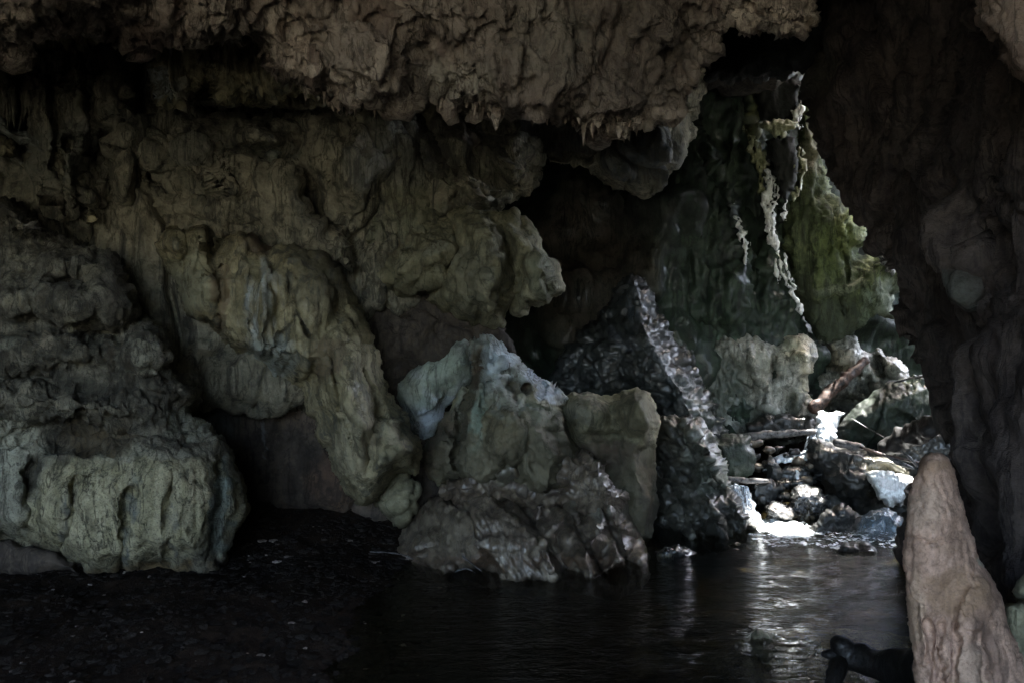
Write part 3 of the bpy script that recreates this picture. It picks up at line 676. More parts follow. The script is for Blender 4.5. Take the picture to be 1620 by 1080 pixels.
# ================================================================ LEFT SIDE OF THE CAVE
# upper left wall, folded into columns and lobes
UL = [(-500, -200), (1120, -200), (1110, 150), (1090, 235), (1060, 280), (1040, 296), (1000, 292), (975, 290), (940, 268), (900, 262), (860, 252), (845, 262), (846, 290), (830, 306), (800, 322), (780, 336), (740, 380), (640, 470), (560, 520), (520, 640), (-500, 700)]
def ul_D(x, y): return np.interp(x, [-500, 100, 500, 850, 1100], [6.6, 8.2, 9.0, 10.0, 10.8]) - .25 * sstep(y, 200, 420)
o = relief('cave_wall', UL, 9, M_GREY, thick=.8, step=3.0, edge=40, bulge=.3, on=(7, 26), seed=31, Dfun=ul_D, amp=1.5,
       bumps=[(100, 160, 55, 190, 0, .55), (185, 140, 26, 110, 0, .35), (30, 170, 22, 60, 0, -.4), (225, 120, 16, 60, 0, -.5), (110, 225, 12, 12, 30, -.35), (400, 130, 110, 30, 8, -.5), (300, 240, 90, 60, 20, .3),
              (380, 280, 40, 70, 20, .15), (440, 290, 30, 60, 0, .35), (520, 260, 50, 80, 0, .3), (600, 250, 60, 80, 20, .3), (650, 380, 60, 100, 20, .3), (745, 250, 70, 70, 30, .35), (760, 300, 60, 26, 20, .2), (825, 250, 30, 60, 0, .3),
              (1010, 240, 60, 50, 0, .3), (890, 220, 60, 40, 0, -.3), (690, 230, 16, 70, -32, -.45), (805, 280, 12, 30, -20, -.25), (500, 330, 14, 40, -25, -.3), (90, 100, 40, 30, 0, -.4)],
       ridges=[([(245, 165), (330, 160), (420, 168), (520, 178)], 7, -.45), ([(185, 180), (230, 225), (240, 290)], 5, -.15), ([(620, 190), (700, 300), (735, 340)], 5, -.2), ([(450, 250), (480, 290), (500, 350)], 4, -.2),
               ([(80, 70), (95, 330)], 6, -.2), ([(135, 90), (140, 240)], 5, -.2), ([(335, 200), (330, 260), (350, 300)], 4, -.12)],
       style=[('fbm', .15, 1.1, .7), ('block', .20, .9, .6), ('block', .03, 3.2, .5), ('crease', .05, 1.3, .45), ('ridge', .018, 8, .18), ('crease', .010, 5, .3), ('fbm', .010, 30, .4)],
       paint=[(30, 215, 40, 14, 25, (.36, .40, .40), .9), (8, 200, 12, 20, 0, (.36, .40, .36), .8), (470, 160, 50, 12, 5, (.22, .28, .30), .9), (440, 235, 30, 20, 0, (.22, .27, .24), .5), (740, 200, 60, 30, 20, (.06, .04, .04), .8),
              (690, 235, 18, 80, -32, (.04, .022, .02), .9), (900, 215, 90, 34, 0, (.07, .075, .085), .9), (1010, 245, 70, 45, 0, (.05, .062, .072), .95), (660, 330, 60, 60, 0, (.15, .16, .09), .5), (160, 90, 60, 30, 0, (.08, .05, .045), .7),  # dark crevice and right-end patches put shade into the rock colour
              (640, 240, 80, 60, 0, (.17, .18, .17), .5), (790, 320, 40, 10, -30, (.26, .26, .21), .6), (100, 250, 90, 60, 0, (.15, .165, .145), .5)])
tag(o, kind='structure')

LOBES = [
 ('hanging_rock_lobe', 'drooping pale lobe with a bright lower lip, left of the dark recess', M_GREY, 9.2,
  [(640, 230), (700, 250), (740, 275), (775, 300), (810, 300), (812, 312), (790, 326), (760, 336), (720, 350), (690, 372), (650, 400), (600, 420), (565, 410), (552, 380), (580, 340), (610, 320), (620, 270)],
  [(760, 318, 50, 12, -15, .1), (600, 370, 20, 50, 10, .12)], [(790, 316, 40, 12, -12, (.30, .30, .25), .7), (585, 380, 14, 50, 20, (.2, .22, .14), .6), (650, 350, 60, 50, 0, (.13, .14, .09), .7)]),
 ('hanging_rock_lobe', 'broad olive lobe with a ragged foot, left of the fan-shaped block', M_OLIVE, 9.0,
  [(575, 345), (640, 320), (700, 330), (760, 350), (745, 400), (735, 420), (720, 460), (700, 484), (670, 470), (655, 486), (625, 480), (600, 462), (572, 450), (556, 430), (560, 390)],
  [(620, 430, 40, 40, 20, .12), (690, 405, 30, 14, -20, .12)], [(575, 390, 22, 60, 15, (.20, .22, .13), .7), (690, 400, 22, 10, -10, (.3, .3, .23), .7), (620, 390, 30, 12, -30, (.05, .03, .025), .7), (740, 380, 20, 50, 0, (.09, .12, .10), .6)]),
 ('hanging_rock_block', 'fan-shaped brown block narrowing upwards, its foot tapering to a point over the pale boulder', M_OLIVE, 8.8,
  [(700, 330), (760, 325), (800, 340), (815, 400), (820, 440), (805, 480), (798, 500), (792, 516), (778, 512), (756, 506), (745, 510), (730, 504), (715, 494), (700, 492), (690, 484), (668, 478), (690, 440), (715, 400)],
  [(770, 440, 26, 60, 8, .18)], [(750, 440, 30, 60, 0, (.17, .17, .13), .5)]),
 ('hanging_rock_block', 'angular olive block with a sharp right corner, hanging at the edge of the dark recess', M_OLIVE, 8.9,
  [(770, 335), (810, 335), (850, 365), (868, 400), (884, 430), (891, 460), (880, 470), (856, 482), (838, 484), (834, 496), (820, 498), (808, 490), (812, 470), (800, 430), (790, 380)],
  [(830, 430, 10, 50, 12, -.12), (860, 440, 16, 40, -20, .12)], [(860, 440, 20, 40, -20, (.16, .18, .13), .6)]),
]
LOBES = [
 ('flowstone_column', 'stout grey flowstone column under the ceiling at the upper left', M_GREY, 7.7,
  [(62, 60), (90, 40), (130, 60), (152, 90), (150, 150), (140, 200), (160, 260), (175, 330), (150, 345), (90, 330), (40, 300), (20, 240), (60, 210), (72, 150), (58, 100)], [(110, 150, 10, 80, 0, -.15), (80, 260, 40, 50, 0, .15)],
  [(40, 225, 44, 14, 25, (.36, .40, .38), .9), (105, 130, 30, 30, 0, (.09, .065, .055), .7), (120, 225, 8, 12, 25, (.03, .03, .03), .8)]),
 ('flowstone_column', 'narrower flowstone column with a ribbed right edge, beside the pale recess patch', M_GREY, 7.8,
  [(158, 80), (185, 62), (205, 72), (206, 110), (200, 160), (212, 200), (232, 240), (220, 330), (180, 335), (165, 260), (150, 200), (160, 140)], [(185, 140, 10, 70, 0, .12)], [(200, 120, 6, 60, 0, (.24, .23, .19), .7)]),
 ('wall_bulge', 'broad cracked grey bulge below the dark slit at the upper left', M_GREY, 8.3,
  [(240, 172), (290, 165), (345, 178), (370, 176), (430, 186), (470, 196), (476, 230), (450, 262), (420, 250), (395, 275), (380, 300), (330, 290), (300, 300), (240, 296), (200, 310), (195, 260), (215, 215)],
  [(290, 220, 40, 50, 0, .12), (400, 215, 50, 30, 10, .12)], [(300, 240, 60, 40, 20, (.20, .20, .17), .5)]),
 ('wall_bulge', 'rounded grey bulge with a pale blotch, right of the cracked bulge', M_GREY, 8.6,
  [(455, 195), (500, 190), (560, 205), (590, 215), (640, 222), (650, 250), (620, 300), (600, 330), (565, 380), (540, 390), (505, 350), (480, 300), (470, 260)], [(560, 260, 40, 50, 10, .15), (490, 230, 20, 30, 0, .1)],
  [(580, 250, 40, 50, 20, (.25, .26, .24), .6)]),
 ('wall_bulge', 'sloping dark grey bulge above the drooping pale lobe', M_GREY, 9.3,
  [(690, 200), (740, 200), (800, 210), (845, 250), (846, 280), (830, 302), (812, 308), (790, 290), (760, 270), (720, 245)], [(800, 260, 30, 26, 30, .15)], [(770, 230, 50, 20, 20, (.08, .075, .07), .6)]),
] + LOBES
FAC = {0: [(100, 120, .4), (130, 200, .4), (80, 260, .35), (110, 300, .5), (60, 250, .2), (95, 70, .2)], 1: [(185, 100, .3), (180, 200, .35), (205, 260, .35), (195, 310, .3)],
 2: [(270, 200, .35), (330, 200, .3), (300, 250, .55), (250, 270, .35), (350, 260, .35), (400, 215, .45), (440, 225, .35), (365, 230, .15), (230, 240, .2)],
 3: [(500, 210, .25), (560, 240, .5), (600, 250, .4), (540, 300, .5), (580, 320, .4), (520, 340, .3), (500, 270, .25), (550, 360, .3)], 4: [(740, 220, .25), (790, 240, .5), (825, 265, .5), (800, 285, .4)],
 5: [(660, 260, .2), (720, 290, .45), (770, 312, .65), (700, 340, .5), (640, 330, .3), (590, 370, .55), (630, 400, .45), (600, 345, .4)],
 6: [(600, 355, .2), (650, 360, .4), (690, 400, .6), (640, 430, .55), (600, 420, .35), (660, 460, .5), (700, 450, .45), (730, 390, .3), (580, 400, .5)],
 7: [(730, 350, .3), (770, 380, .55), (740, 430, .6), (780, 450, .7), (770, 500, .5), (715, 470, .4), (795, 420, .3)],
 8: [(800, 360, .3), (835, 390, .5), (860, 430, .65), (818, 420, .25), (850, 465, .5), (822, 470, .4), (880, 450, .3)]}
for k, (nm, lb, mt, D, ol, bm, pt) in enumerate(LOBES):
    o = relief(nm, ol, D + (.32 if k < 5 else .1), mt, thick=.5, step=2.4, edge=32, bulge=.28, on=(5, 22), fscale=.75, seed=240 + k, bumps=bm, paint=pt,
               style=[('fbm', .05, 2), ('block', .06, 2.0, .5), ('ridge', .014, 8, .18), ('crease', .012, 4, .3), ('fbm', .004, 30, .3)], amp=1.3, facets=FAC.get(k))
    tag(o, lb, 'hanging rock')

# shadowed lower walls
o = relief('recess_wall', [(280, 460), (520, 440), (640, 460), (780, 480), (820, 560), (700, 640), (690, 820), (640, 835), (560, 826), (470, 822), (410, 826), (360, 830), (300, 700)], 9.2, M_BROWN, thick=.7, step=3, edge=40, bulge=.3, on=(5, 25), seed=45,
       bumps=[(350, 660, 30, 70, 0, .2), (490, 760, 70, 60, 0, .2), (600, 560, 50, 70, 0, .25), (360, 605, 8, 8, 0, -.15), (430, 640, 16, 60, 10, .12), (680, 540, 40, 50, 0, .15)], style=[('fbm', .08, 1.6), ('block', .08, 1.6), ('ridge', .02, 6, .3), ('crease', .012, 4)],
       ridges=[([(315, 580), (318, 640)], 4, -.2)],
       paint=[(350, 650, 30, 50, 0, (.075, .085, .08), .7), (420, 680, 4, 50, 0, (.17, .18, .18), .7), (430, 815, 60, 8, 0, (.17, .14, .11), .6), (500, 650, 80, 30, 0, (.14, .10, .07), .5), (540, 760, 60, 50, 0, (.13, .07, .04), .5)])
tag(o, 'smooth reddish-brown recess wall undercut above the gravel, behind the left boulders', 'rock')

DR = [(205, 375), (235, 352), (270, 350), (330, 345), (345, 370), (380, 362), (430, 372), (480, 378), (520, 400), (550, 440), (562, 480), (590, 530), (606, 580), (625, 640), (655, 680), (669, 710), (664, 745), (630, 752), (600, 792),
      (575, 800), (545, 770), (520, 730), (505, 690), (488, 650), (480, 620), (462, 612), (440, 595), (430, 602), (408, 575), (380, 560), (345, 545), (330, 520), (300, 522), (280, 500), (268, 460), (245, 430), (215, 400)]
o = relief('draped_flowstone', DR, 8.4, M_FLOW, thick=.8, step=2.6, edge=60, bulge=.55, on=(8, 25), seed=46, tx=-.02, ty=-.05, amp=1.0,
       bumps=[(270, 375, 24, 26, 0, .25), (318, 380, 24, 26, 0, .25), (395, 375, 40, 20, 0, .2), (405, 390, 26, 20, 0, -.3), (315, 470, 40, 50, 0, .2), (410, 510, 30, 70, 0, .15), (500, 480, 30, 60, 20, .2), (540, 560, 36, 90, 25, .25), (560, 640, 30, 60, 0, .15),
              (630, 690, 36, 50, 20, .25), (335, 385, 8, 30, -10, -.3), (500, 590, 14, 30, 20, -.25), (590, 700, 12, 50, 10, -.2), (455, 400, 40, 20, 20, .15)],
       ridges=[([(300, 350), (295, 390), (285, 430)], 4, -.12), ([(350, 420), (345, 470), (350, 530)], 4, -.12), ([(455, 450), (470, 490), (490, 530)], 4, -.15), ([(420, 590), (440, 540), (470, 500)], 4, -.1),
               ([(520, 560), (540, 640), (560, 700)], 5, -.15), ([(575, 580), (600, 640), (640, 700)], 6, -.15), ([(395, 420), (388, 480), (395, 560)], 4, .08), ([(420, 425), (415, 480), (412, 560)], 5, .1)],
       facets=[(235, 375, .2), (270, 370, .5), (320, 370, .5), (340, 385, .15), (400, 372, .5), (470, 395, .5), (520, 430, .4), (300, 440, .7), (265, 430, .35), (350, 450, .75), (340, 420, .5), (390, 440, .8), (430, 440, .95), (470, 470, .8), (520, 500, .45), (545, 480, .15), (330, 505, .5), (400, 550, .7), (440, 560, .9), (480, 560, .85), (520, 600, .7), (560, 560, .35), (600, 620, .2), (560, 660, .8), (600, 700, .9), (640, 710, .6), (600, 760, .6), (540, 730, .35)], fscale=.65,
       style=[('fbm', .05, 1.6), ('block', .025, 2.4, .45), ('ridge', .03, 7, .14), ('crease', .015, 3.5, .25), ('ridge', .008, 20, .2), ('fbm', .004, 40)],
       paint=[(410, 480, 30, 75, 8, (.42, .46, .46), .9, 9), (430, 570, 40, 40, 10, (.32, .38, .38), .8), (300, 450, 40, 60, 10, (.27, .27, .19), .7), (405, 388, 28, 16, 0, (.07, .035, .03), .9), (350, 470, 14, 70, 0, (.17, .12, .075), .8),
              (500, 440, 50, 60, 20, (.12, .11, .075), .6), (540, 400, 40, 40, 0, (.06, .05, .04), .8), (520, 560, 30, 40, 20, (.10, .07, .045), .8), (560, 690, 36, 80, 20, (.30, .27, .19), .5), (585, 690, 14, 60, 15, (.09, .065, .04), .8, 8), (630, 700, 30, 44, 0, (.24, .23, .15), .7),  # dark patches on the right and upper side are shade painted in
              (480, 380, 60, 20, 10, (.08, .065, .05), .7), (440, 600, 16, 8, 0, (.18, .08, .06), .4)])
tag(o, 'large draped flowstone with a white streaked face, right of the huge left boulder', 'flowstone')
V0 = [('rounded_rock', 'rounded greenish lump tucked under the right end of the draped flowstone', [(595, 770), (625, 752), (655, 756), (662, 780), (655, 810), (635, 824), (605, 822), (588, 800)], 8.5, M_OLIVE),
      ('rounded_rock', 'small pale knob of rock on the ledge above the big left boulder', [(128, 335), (150, 332), (156, 345), (152, 358), (135, 358)], 7.6, M_FLOW),
      ('ledge_rock', 'dark lumpy ledge rock between the upper columns and the draped flowstone', [(60, 335), (110, 345), (160, 350), (235, 340), (300, 325), (420, 320), (470, 300), (505, 350), (560, 380), (560, 430), (480, 400), (400, 380), (250, 390), (200, 400), (120, 390), (60, 370)], 8.3, M_GREY),
      ('ledge_rock', 'lumpy pale ledge rock below the cracked upper wall, on top of the draped flowstone', [(240, 300), (300, 296), (380, 310), (400, 262), (440, 256), (470, 270), (486, 320), (500, 352), (470, 376), (420, 372), (350, 362), (290, 350), (215, 350)], 8.2, M_GREY)]
for k, (nm, lb, ol, D, mt) in enumerate(V0):
    o = relief(nm, ol, D, mt, thick=.4, step=2.4, edge=28, bulge=.3, on=(5, 20), seed=50 + k, style=[('fbm', .06, 2), ('block', .08, 2.5), ('bub', .06, 4), ('ridge', .012, 9, .3), ('bub', .01, 16)])
    tag(o, lb, 'rock')

# big rounded boulder at the left
BB = [(-300, 330), (-60, 322), (0, 322), (40, 326), (62, 345), (76, 372), (110, 376), (140, 392), (175, 410), (200, 440), (212, 480), (222, 500), (262, 530), (282, 560), (290, 590), (312, 622), (304, 650), (330, 676), (356, 690), (374, 726), (384, 770),
      (380, 810), (366, 850), (360, 880), (346, 906), (320, 918), (270, 920), (240, 918), (190, 920), (150, 918), (132, 918), (122, 902), (90, 896), (0, 892), (-300, 900)]
o = relief('rounded_boulder', BB, 7.3, M_POP, thick=1.2, step=2.4, edge=110, bulge=.75, amp=1.3, bubmask=lambda x, y: 1.6 * sstep(-y, -740, -690) + .06, on=(7, 22), seed=55,
       bumps=[(30, 350, 60, 22, 10, .25), (120, 470, 80, 50, 10, .25), (110, 450, 34, 18, 0, -.3), (230, 555, 30, 26, 25, .22), (60, 555, 120, 30, 0, .15), (100, 640, 130, 26, 5, .25), (60, 690, 60, 20, 0, -.12), (160, 690, 70, 22, 0, -.15), (200, 800, 150, 90, 0, .22),
              (60, 870, 70, 22, 10, -.25), (270, 610, 40, 20, 20, .15), (20, 480, 30, 30, 0, .2), (50, 780, 14, 60, 0, -.15), (130, 520, 60, 12, 10, -.2)],
       ridges=[([(118, 760), (110, 840), (100, 880)], 6, -.12), ([(205, 780), (198, 860), (192, 915)], 6, -.12), ([(272, 760), (268, 850), (264, 915)], 6, -.1), ([(345, 740), (352, 800), (340, 880)], 8, -.08), ([(40, 870), (90, 880), (125, 905)], 5, .12)],
       style=[('fbm', .08, 1.5), ('bub', .16, 4.5, .9), ('bub', .09, 12, .8), ('ridge', .02, 7, .12), ('crease', .008, 3, .2), ('fbm', .006, 36, .4)],
       paint=[(190, 810, 210, 98, 0, (.32, .295, .175), 1.0), (190, 800, 200, 90, 0, (.46, .42, .27), .85, 14), (20, 730, 60, 90, 0, (.34, .33, .25), .9), (20, 760, 30, 100, 0, (.36, .36, .28), .6), (90, 640, 110, 18, 6, (.24, .22, .16), .75, 20),
              (235, 560, 30, 24, 20, (.26, .25, .19), .9), (40, 350, 30, 16, 0, (.36, .33, .25), .8), (135, 445, 22, 20, 0, (.17, .15, .10), .7), (75, 535, 12, 16, 0, (.28, .24, .17), .8), (115, 510, 14, 10, 0, (.26, .24, .16), .7), (20, 480, 18, 12, 0, (.26, .24, .17), .7), (20, 545, 16, 16, 0, (.22, .22, .17), .7),
              (160, 690, 66, 26, 0, (.075, .055, .028), .95), (300, 670, 50, 30, 10, (.26, .26, .2), .7), (50, 750, 18, 40, 10, (.05, .045, .03), .9), (205, 830, 9, 90, 4, (.09, .11, .12), .8, 6), (105, 830, 8, 60, 4, (.08, .09, .09), .8, 6), (270, 850, 8, 70, 3, (.09, .10, .11), .8, 6), (350, 800, 16, 80, 5, (.11, .15, .14), .8),  # teal strip along the right edge is painted shade
              (230, 905, 120, 14, 0, (.20, .14, .06), .8), (40, 880, 80, 20, 0, (.19, .16, .10), .8), (240, 720, 90, 10, 0, (.27, .26, .2), .6), (345, 745, 16, 14, 0, (.13, .12, .06), .7), (150, 610, 90, 10, 10, (.04, .04, .03), .8)])
tag(o, 'huge rounded boulder at the left edge, knobbly above and smooth pale streaks below', 'boulder')
EXTRA_LEFT = [('overhanging_rock', 'low tan rock shelf under the left foot of the huge boulder', [(-300, 840), (0, 850), (40, 862), (90, 874), (118, 890), (128, 906), (60, 905), (-300, 910)], 7.0, M_BROWN)]
for nm, lb, ol, D, mt in EXTRA_LEFT:
    o = relief(nm, ol, D, mt, thick=.5, step=2.6, edge=18, bulge=.12, on=(4, 20), seed=58, style=[('fbm', .04, 2), ('bub', .02, 8)]); tag(o, lb, 'rock')

for k, (lb, ol, D, mt) in enumerate([
 ('pale bluish rock facet showing in the dark recess at the upper left', [(243, 100), (258, 98), (272, 116), (284, 146), (270, 160), (254, 150), (244, 128)], 6.85, M_PALE),
 ('small white sloping rock patch at the far left edge below the slim stalactites', [(-20, 180), (8, 186), (20, 205), (60, 210), (84, 222), (62, 234), (28, 226), (6, 214), (-20, 216)], 7.35, M_PALE),
 ('narrow pale grey-blue ledge in the dark slit under the ceiling lip', [(300, 160), (350, 146), (410, 146), (450, 140), (500, 152), (520, 166), (470, 170), (400, 168), (340, 170)], 7.9, M_GREY),
 ('pale reddish stone poking out at the far left edge under the white patch', [(-20, 216), (10, 218), (24, 232), (22, 248), (-20, 250)], 7.2, M_FLOW)]):
    o = relief('pale_rock', ol, D, mt, thick=.3, step=2, edge=14, bulge=.12, on=(4, 12), seed=320 + k, style=[('fbm', .04, 3), ('block', .04, 5), ('crease', .01, 7)]); tag(o, lb, 'rock')

# ================================================================ MIDDLE
o = relief('leaning_slab', [(620, 612), (640, 592), (665, 572), (690, 562), (715, 545), (736, 530), (744, 540), (748, 580), (740, 605), (724, 625), (712, 640), (700, 660), (684, 684), (672, 700), (650, 690), (636, 655)], 8.9, M_PALE, thick=.5, step=2, edge=12, bulge=.08, on=(4, 16), seed=61, facets=[(700, 570, .12), (680, 600, .22), (720, 590, .2), (735, 560, .15), (690, 640, .25), (700, 650, .05), (665, 660, .15), (650, 620, .15)],
       ridges=[([(742, 600), (705, 650), (670, 690)], 4, .05)], style=[('fbm', .04, 2.5), ('ridge', .02, 7, .4), ('bub', .012, 16)],
       paint=[(700, 590, 44, 30, -30, (.32, .38, .29), .7), (690, 650, 40, 12, -45, (.46, .52, .58), .9), (650, 620, 24, 30, -20, (.28, .30, .20), .6), (665, 680, 10, 20, 0, (.42, .45, .46), .7), (672, 640, 12, 12, 0, (.25, .32, .26), .6)])
tag(o, 'leaning pale green slab on the left shoulder of the peaked boulder', 'rock slab')
PK = [(744, 542), (752, 536), (766, 532), (780, 533), (798, 545), (806, 560), (818, 572), (838, 586), (856, 600), (876, 606), (890, 618), (898, 628), (888, 645), (905, 680), (930, 720), (940, 780), (880, 800), (800, 790), (720, 770), (690, 765), (660, 720), (672, 698), (700, 665), (724, 628), (742, 604), (748, 580)]
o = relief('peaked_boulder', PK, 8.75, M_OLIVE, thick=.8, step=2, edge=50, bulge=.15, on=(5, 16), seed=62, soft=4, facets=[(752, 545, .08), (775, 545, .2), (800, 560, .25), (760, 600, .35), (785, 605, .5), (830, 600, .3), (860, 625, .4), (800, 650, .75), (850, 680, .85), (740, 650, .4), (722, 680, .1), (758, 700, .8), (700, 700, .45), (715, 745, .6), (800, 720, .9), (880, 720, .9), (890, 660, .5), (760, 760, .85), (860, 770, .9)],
       bumps=[(760, 580, 12, 26, 10, -.22), (785, 560, 20, 30, 20, .12), (830, 590, 30, 14, 35, .1), (810, 615, 10, 14, 0, -.12), (830, 617, 8, 6, 0, -.15), (800, 680, 34, 46, 0, .15), (750, 640, 14, 60, 5, .15), (705, 700, 24, 60, 20, .1), (880, 690, 50, 40, 20, .12), (860, 600, 20, 8, 35, -.1)],
       ridges=[([(740, 610), (728, 660), (722, 740)], 5, -.22), ([(776, 545), (775, 600), (785, 640)], 4, .06), ([(835, 640), (890, 660), (925, 690)], 4, -.08)],
       amp=1.7, style=[('fbm', .03, 2.2), ('block', .05, 2.6, .6), ('block', .012, 8), ('ridge', .015, 8, .4), ('crease', .012, 5, .5), ('fbm', .004, 34)],
       paint=[(790, 580, 64, 50, 20, (.38, .42, .40), .95), (740, 640, 26, 60, 15, (.26, .29, .24), .7), (790, 565, 30, 30, 20, (.50, .58, .62), .9), (860, 608, 40, 16, 38, (.46, .54, .62), .9), (752, 582, 10, 30, 8, (.09, .06, .04), .95), (812, 618, 16, 10, 40, (.12, .09, .06), .8), (832, 616, 9, 6, 0, (.08, .045, .035), .95),  # bluish-white top and right flank: pale stone plus painted-in daylight
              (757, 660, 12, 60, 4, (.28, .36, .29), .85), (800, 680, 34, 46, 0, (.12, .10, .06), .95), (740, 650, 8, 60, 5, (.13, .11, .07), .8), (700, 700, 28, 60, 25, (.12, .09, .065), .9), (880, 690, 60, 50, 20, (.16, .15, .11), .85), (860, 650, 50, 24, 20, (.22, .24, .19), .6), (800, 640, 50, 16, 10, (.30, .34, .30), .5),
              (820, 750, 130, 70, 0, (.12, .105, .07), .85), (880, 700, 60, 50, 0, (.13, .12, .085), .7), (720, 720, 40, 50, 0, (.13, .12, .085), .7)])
tag(o, 'white-topped peaked boulder in the middle of the cave with brown and green streaked flanks', 'boulder')
o = relief('rounded_boulder', [(885, 642), (905, 624), (935, 626), (965, 628), (985, 618), (1005, 614), (1024, 620), (1040, 640), (1044, 668), (1036, 700), (1030, 740), (1040, 800), (1032, 850), (1010, 870), (960, 840), (920, 780), (895, 700)], 9.0, M_OLIVE, thick=.7, step=2.2, edge=40, bulge=.18, on=(4, 20), seed=63, facets=[(905, 640, .12), (930, 645, .28), (920, 690, .3), (1010, 635, .5), (1022, 680, .5), (965, 655, .2), (965, 700, .15), (1000, 720, .35), (1015, 780, .4), (1022, 830, .35), (960, 740, .1), (985, 640, .3)],
       bumps=[(1010, 650, 30, 34, 0, .2), (930, 650, 30, 30, 0, .12), (960, 690, 40, 10, 0, -.1)], amp=1.5, style=[('fbm', .04, 2.2), ('block', .025, 2.4), ('ridge', .012, 8, .4), ('fbm', .004, 30)],
       paint=[(960, 720, 60, 30, 0, (.07, .04, .035), .8), (925, 650, 26, 26, 0, (.18, .18, .15), .6), (1010, 650, 40, 40, 0, (.13, .115, .07), .8), (1000, 790, 60, 80, 0, (.085, .07, .05), .8), (1030, 760, 20, 80, 0, (.05, .04, .03), .8)])  # maroon patch paints the shadow of the lower part
tag(o, 'smooth olive-brown boulder right behind the peaked boulder', 'boulder')
o = relief('knobbly_rock', [(690, 770), (710, 752), (745, 742), (770, 736), (775, 712), (810, 716), (850, 706), (885, 700), (925, 718), (955, 730), (972, 760), (990, 792), (960, 820), (880, 810), (800, 800), (720, 800)], 8.3, M_WETB, thick=.5, step=2, edge=34, bulge=.35, on=(6, 16), seed=64,
       bumps=[(800, 740, 26, 18, 0, .15), (870, 730, 20, 18, 0, .2), (915, 730, 18, 18, 0, .15), (850, 765, 50, 8, 10, -.25), (950, 760, 18, 24, 0, .15)], style=[('fbm', .06, 2.5), ('block', .06, 4), ('block', .025, 9), ('bub', .02, 20)],
       paint=[(795, 742, 30, 20, 0, (.14, .15, .11), .6), (850, 772, 60, 10, 10, (.04, .03, .03), .7)])
tag(o, 'knobbly wet rock resting between the peaked boulder and the ridged waterside rock', 'rock')
LR = [(600, 892), (612, 872), (632, 850), (650, 822), (680, 792), (700, 772), (725, 758), (752, 756), (775, 770), (800, 764), (815, 775), (832, 790), (850, 786), (868, 778), (890, 785), (905, 776), (925, 790), (945, 776), (968, 784), (992, 790), (998, 812), (1006, 830), (1012, 850), (1028, 872), (1030, 892),
      (1000, 898), (940, 896), (880, 900), (820, 906), (760, 900), (700, 906), (650, 902)]
LR = [(x, y + (62 if y > 880 else 0)) for x, y in LR]
o = relief('ridged_rock', LR, 8.62, M_WETB, thick=.6, step=1.9, edge=26, bulge=.12, on=(5, 14), seed=65, soft=1.6, warp=4, fscale=1.15,
       facets=[(775, 775, .3), (815, 820, .7), (850, 870, .95), (880, 915, 1.0), (812, 782, .1), (848, 825, .35), (885, 875, .55), (905, 915, .6), (850, 790, .4), (885, 825, .75), (925, 885, .95), (940, 915, .9), (883, 790, .2), (918, 838, .4), (948, 890, .5), (917, 785, .35), (950, 832, .75), (975, 885, .9), (948, 788, .15), (973, 838, .4), (990, 890, .45), (975, 795, .35), (997, 835, .65), (1018, 885, .6), (745, 768, .15), (700, 800, .2), (765, 820, .6), (740, 850, .75), (700, 850, .5), (650, 860, .3), (640, 885, .35), (720, 885, .8), (780, 880, .95), (800, 915, 1.0), (700, 915, .8)],
       bumps=[(750, 810, 50, 40, -20, .15), (650, 860, 40, 20, -30, .1), (700, 880, 60, 10, 0, -.1), (850, 880, 12, 16, 0, -.1), (780, 860, 50, 14, 0, .1)],
       ridges=[([(808, 770), (845, 825), (892, 905)], 4, -.22), ([(880, 782), (918, 838), (955, 905)], 4, -.24), ([(946, 782), (972, 838), (998, 905)], 4, -.2), ([(700, 775), (742, 810), (760, 850)], 3, -.1), ([(828, 800), (860, 850), (872, 900)], 3, .08), ([(900, 800), (935, 860), (945, 900)], 3, .08)],
       style=[('fbm', .03, 2.4), ('slant', .03, 5, -55), ('block', .012, 4), ('block', .006, 12), ('ridge', .008, 18, .6), ('bub', .010, 26)],
       paint=[(700, 840, 60, 50, -30, (.20, .17, .12), .6), (790, 860, 60, 18, 0, (.36, .32, .26), .6, 8), (860, 810, 60, 12, 45, (.24, .18, .15), .5), (950, 800, 50, 24, 0, (.26, .27, .23), .5), (860, 890, 200, 10, 0, (.10, .06, .035), .8), (650, 885, 50, 18, 0, (.08, .055, .035), .7)])  # pale streaks paint light onto the ridge faces
tag(o, 'ridged wet brown rock running down into the pool in front of the peaked boulder', 'rock')
o = relief('wet_boulder', [(1034, 872), (1050, 862), (1072, 860), (1092, 866), (1102, 876), (1098, 890), (1070, 892), (1040, 890)], 8.4, M_WETD, thick=.3, step=1.8, edge=16, bulge=.18, on=(3, 10), seed=66, style=[('fbm', .03, 4), ('bub', .03, 10)], paint=[(1052, 878, 10, 8, 0, (.12, .11, .07), .8)])
tag(o, 'small wet rock in the water just right of the ridged rock', 'rock')

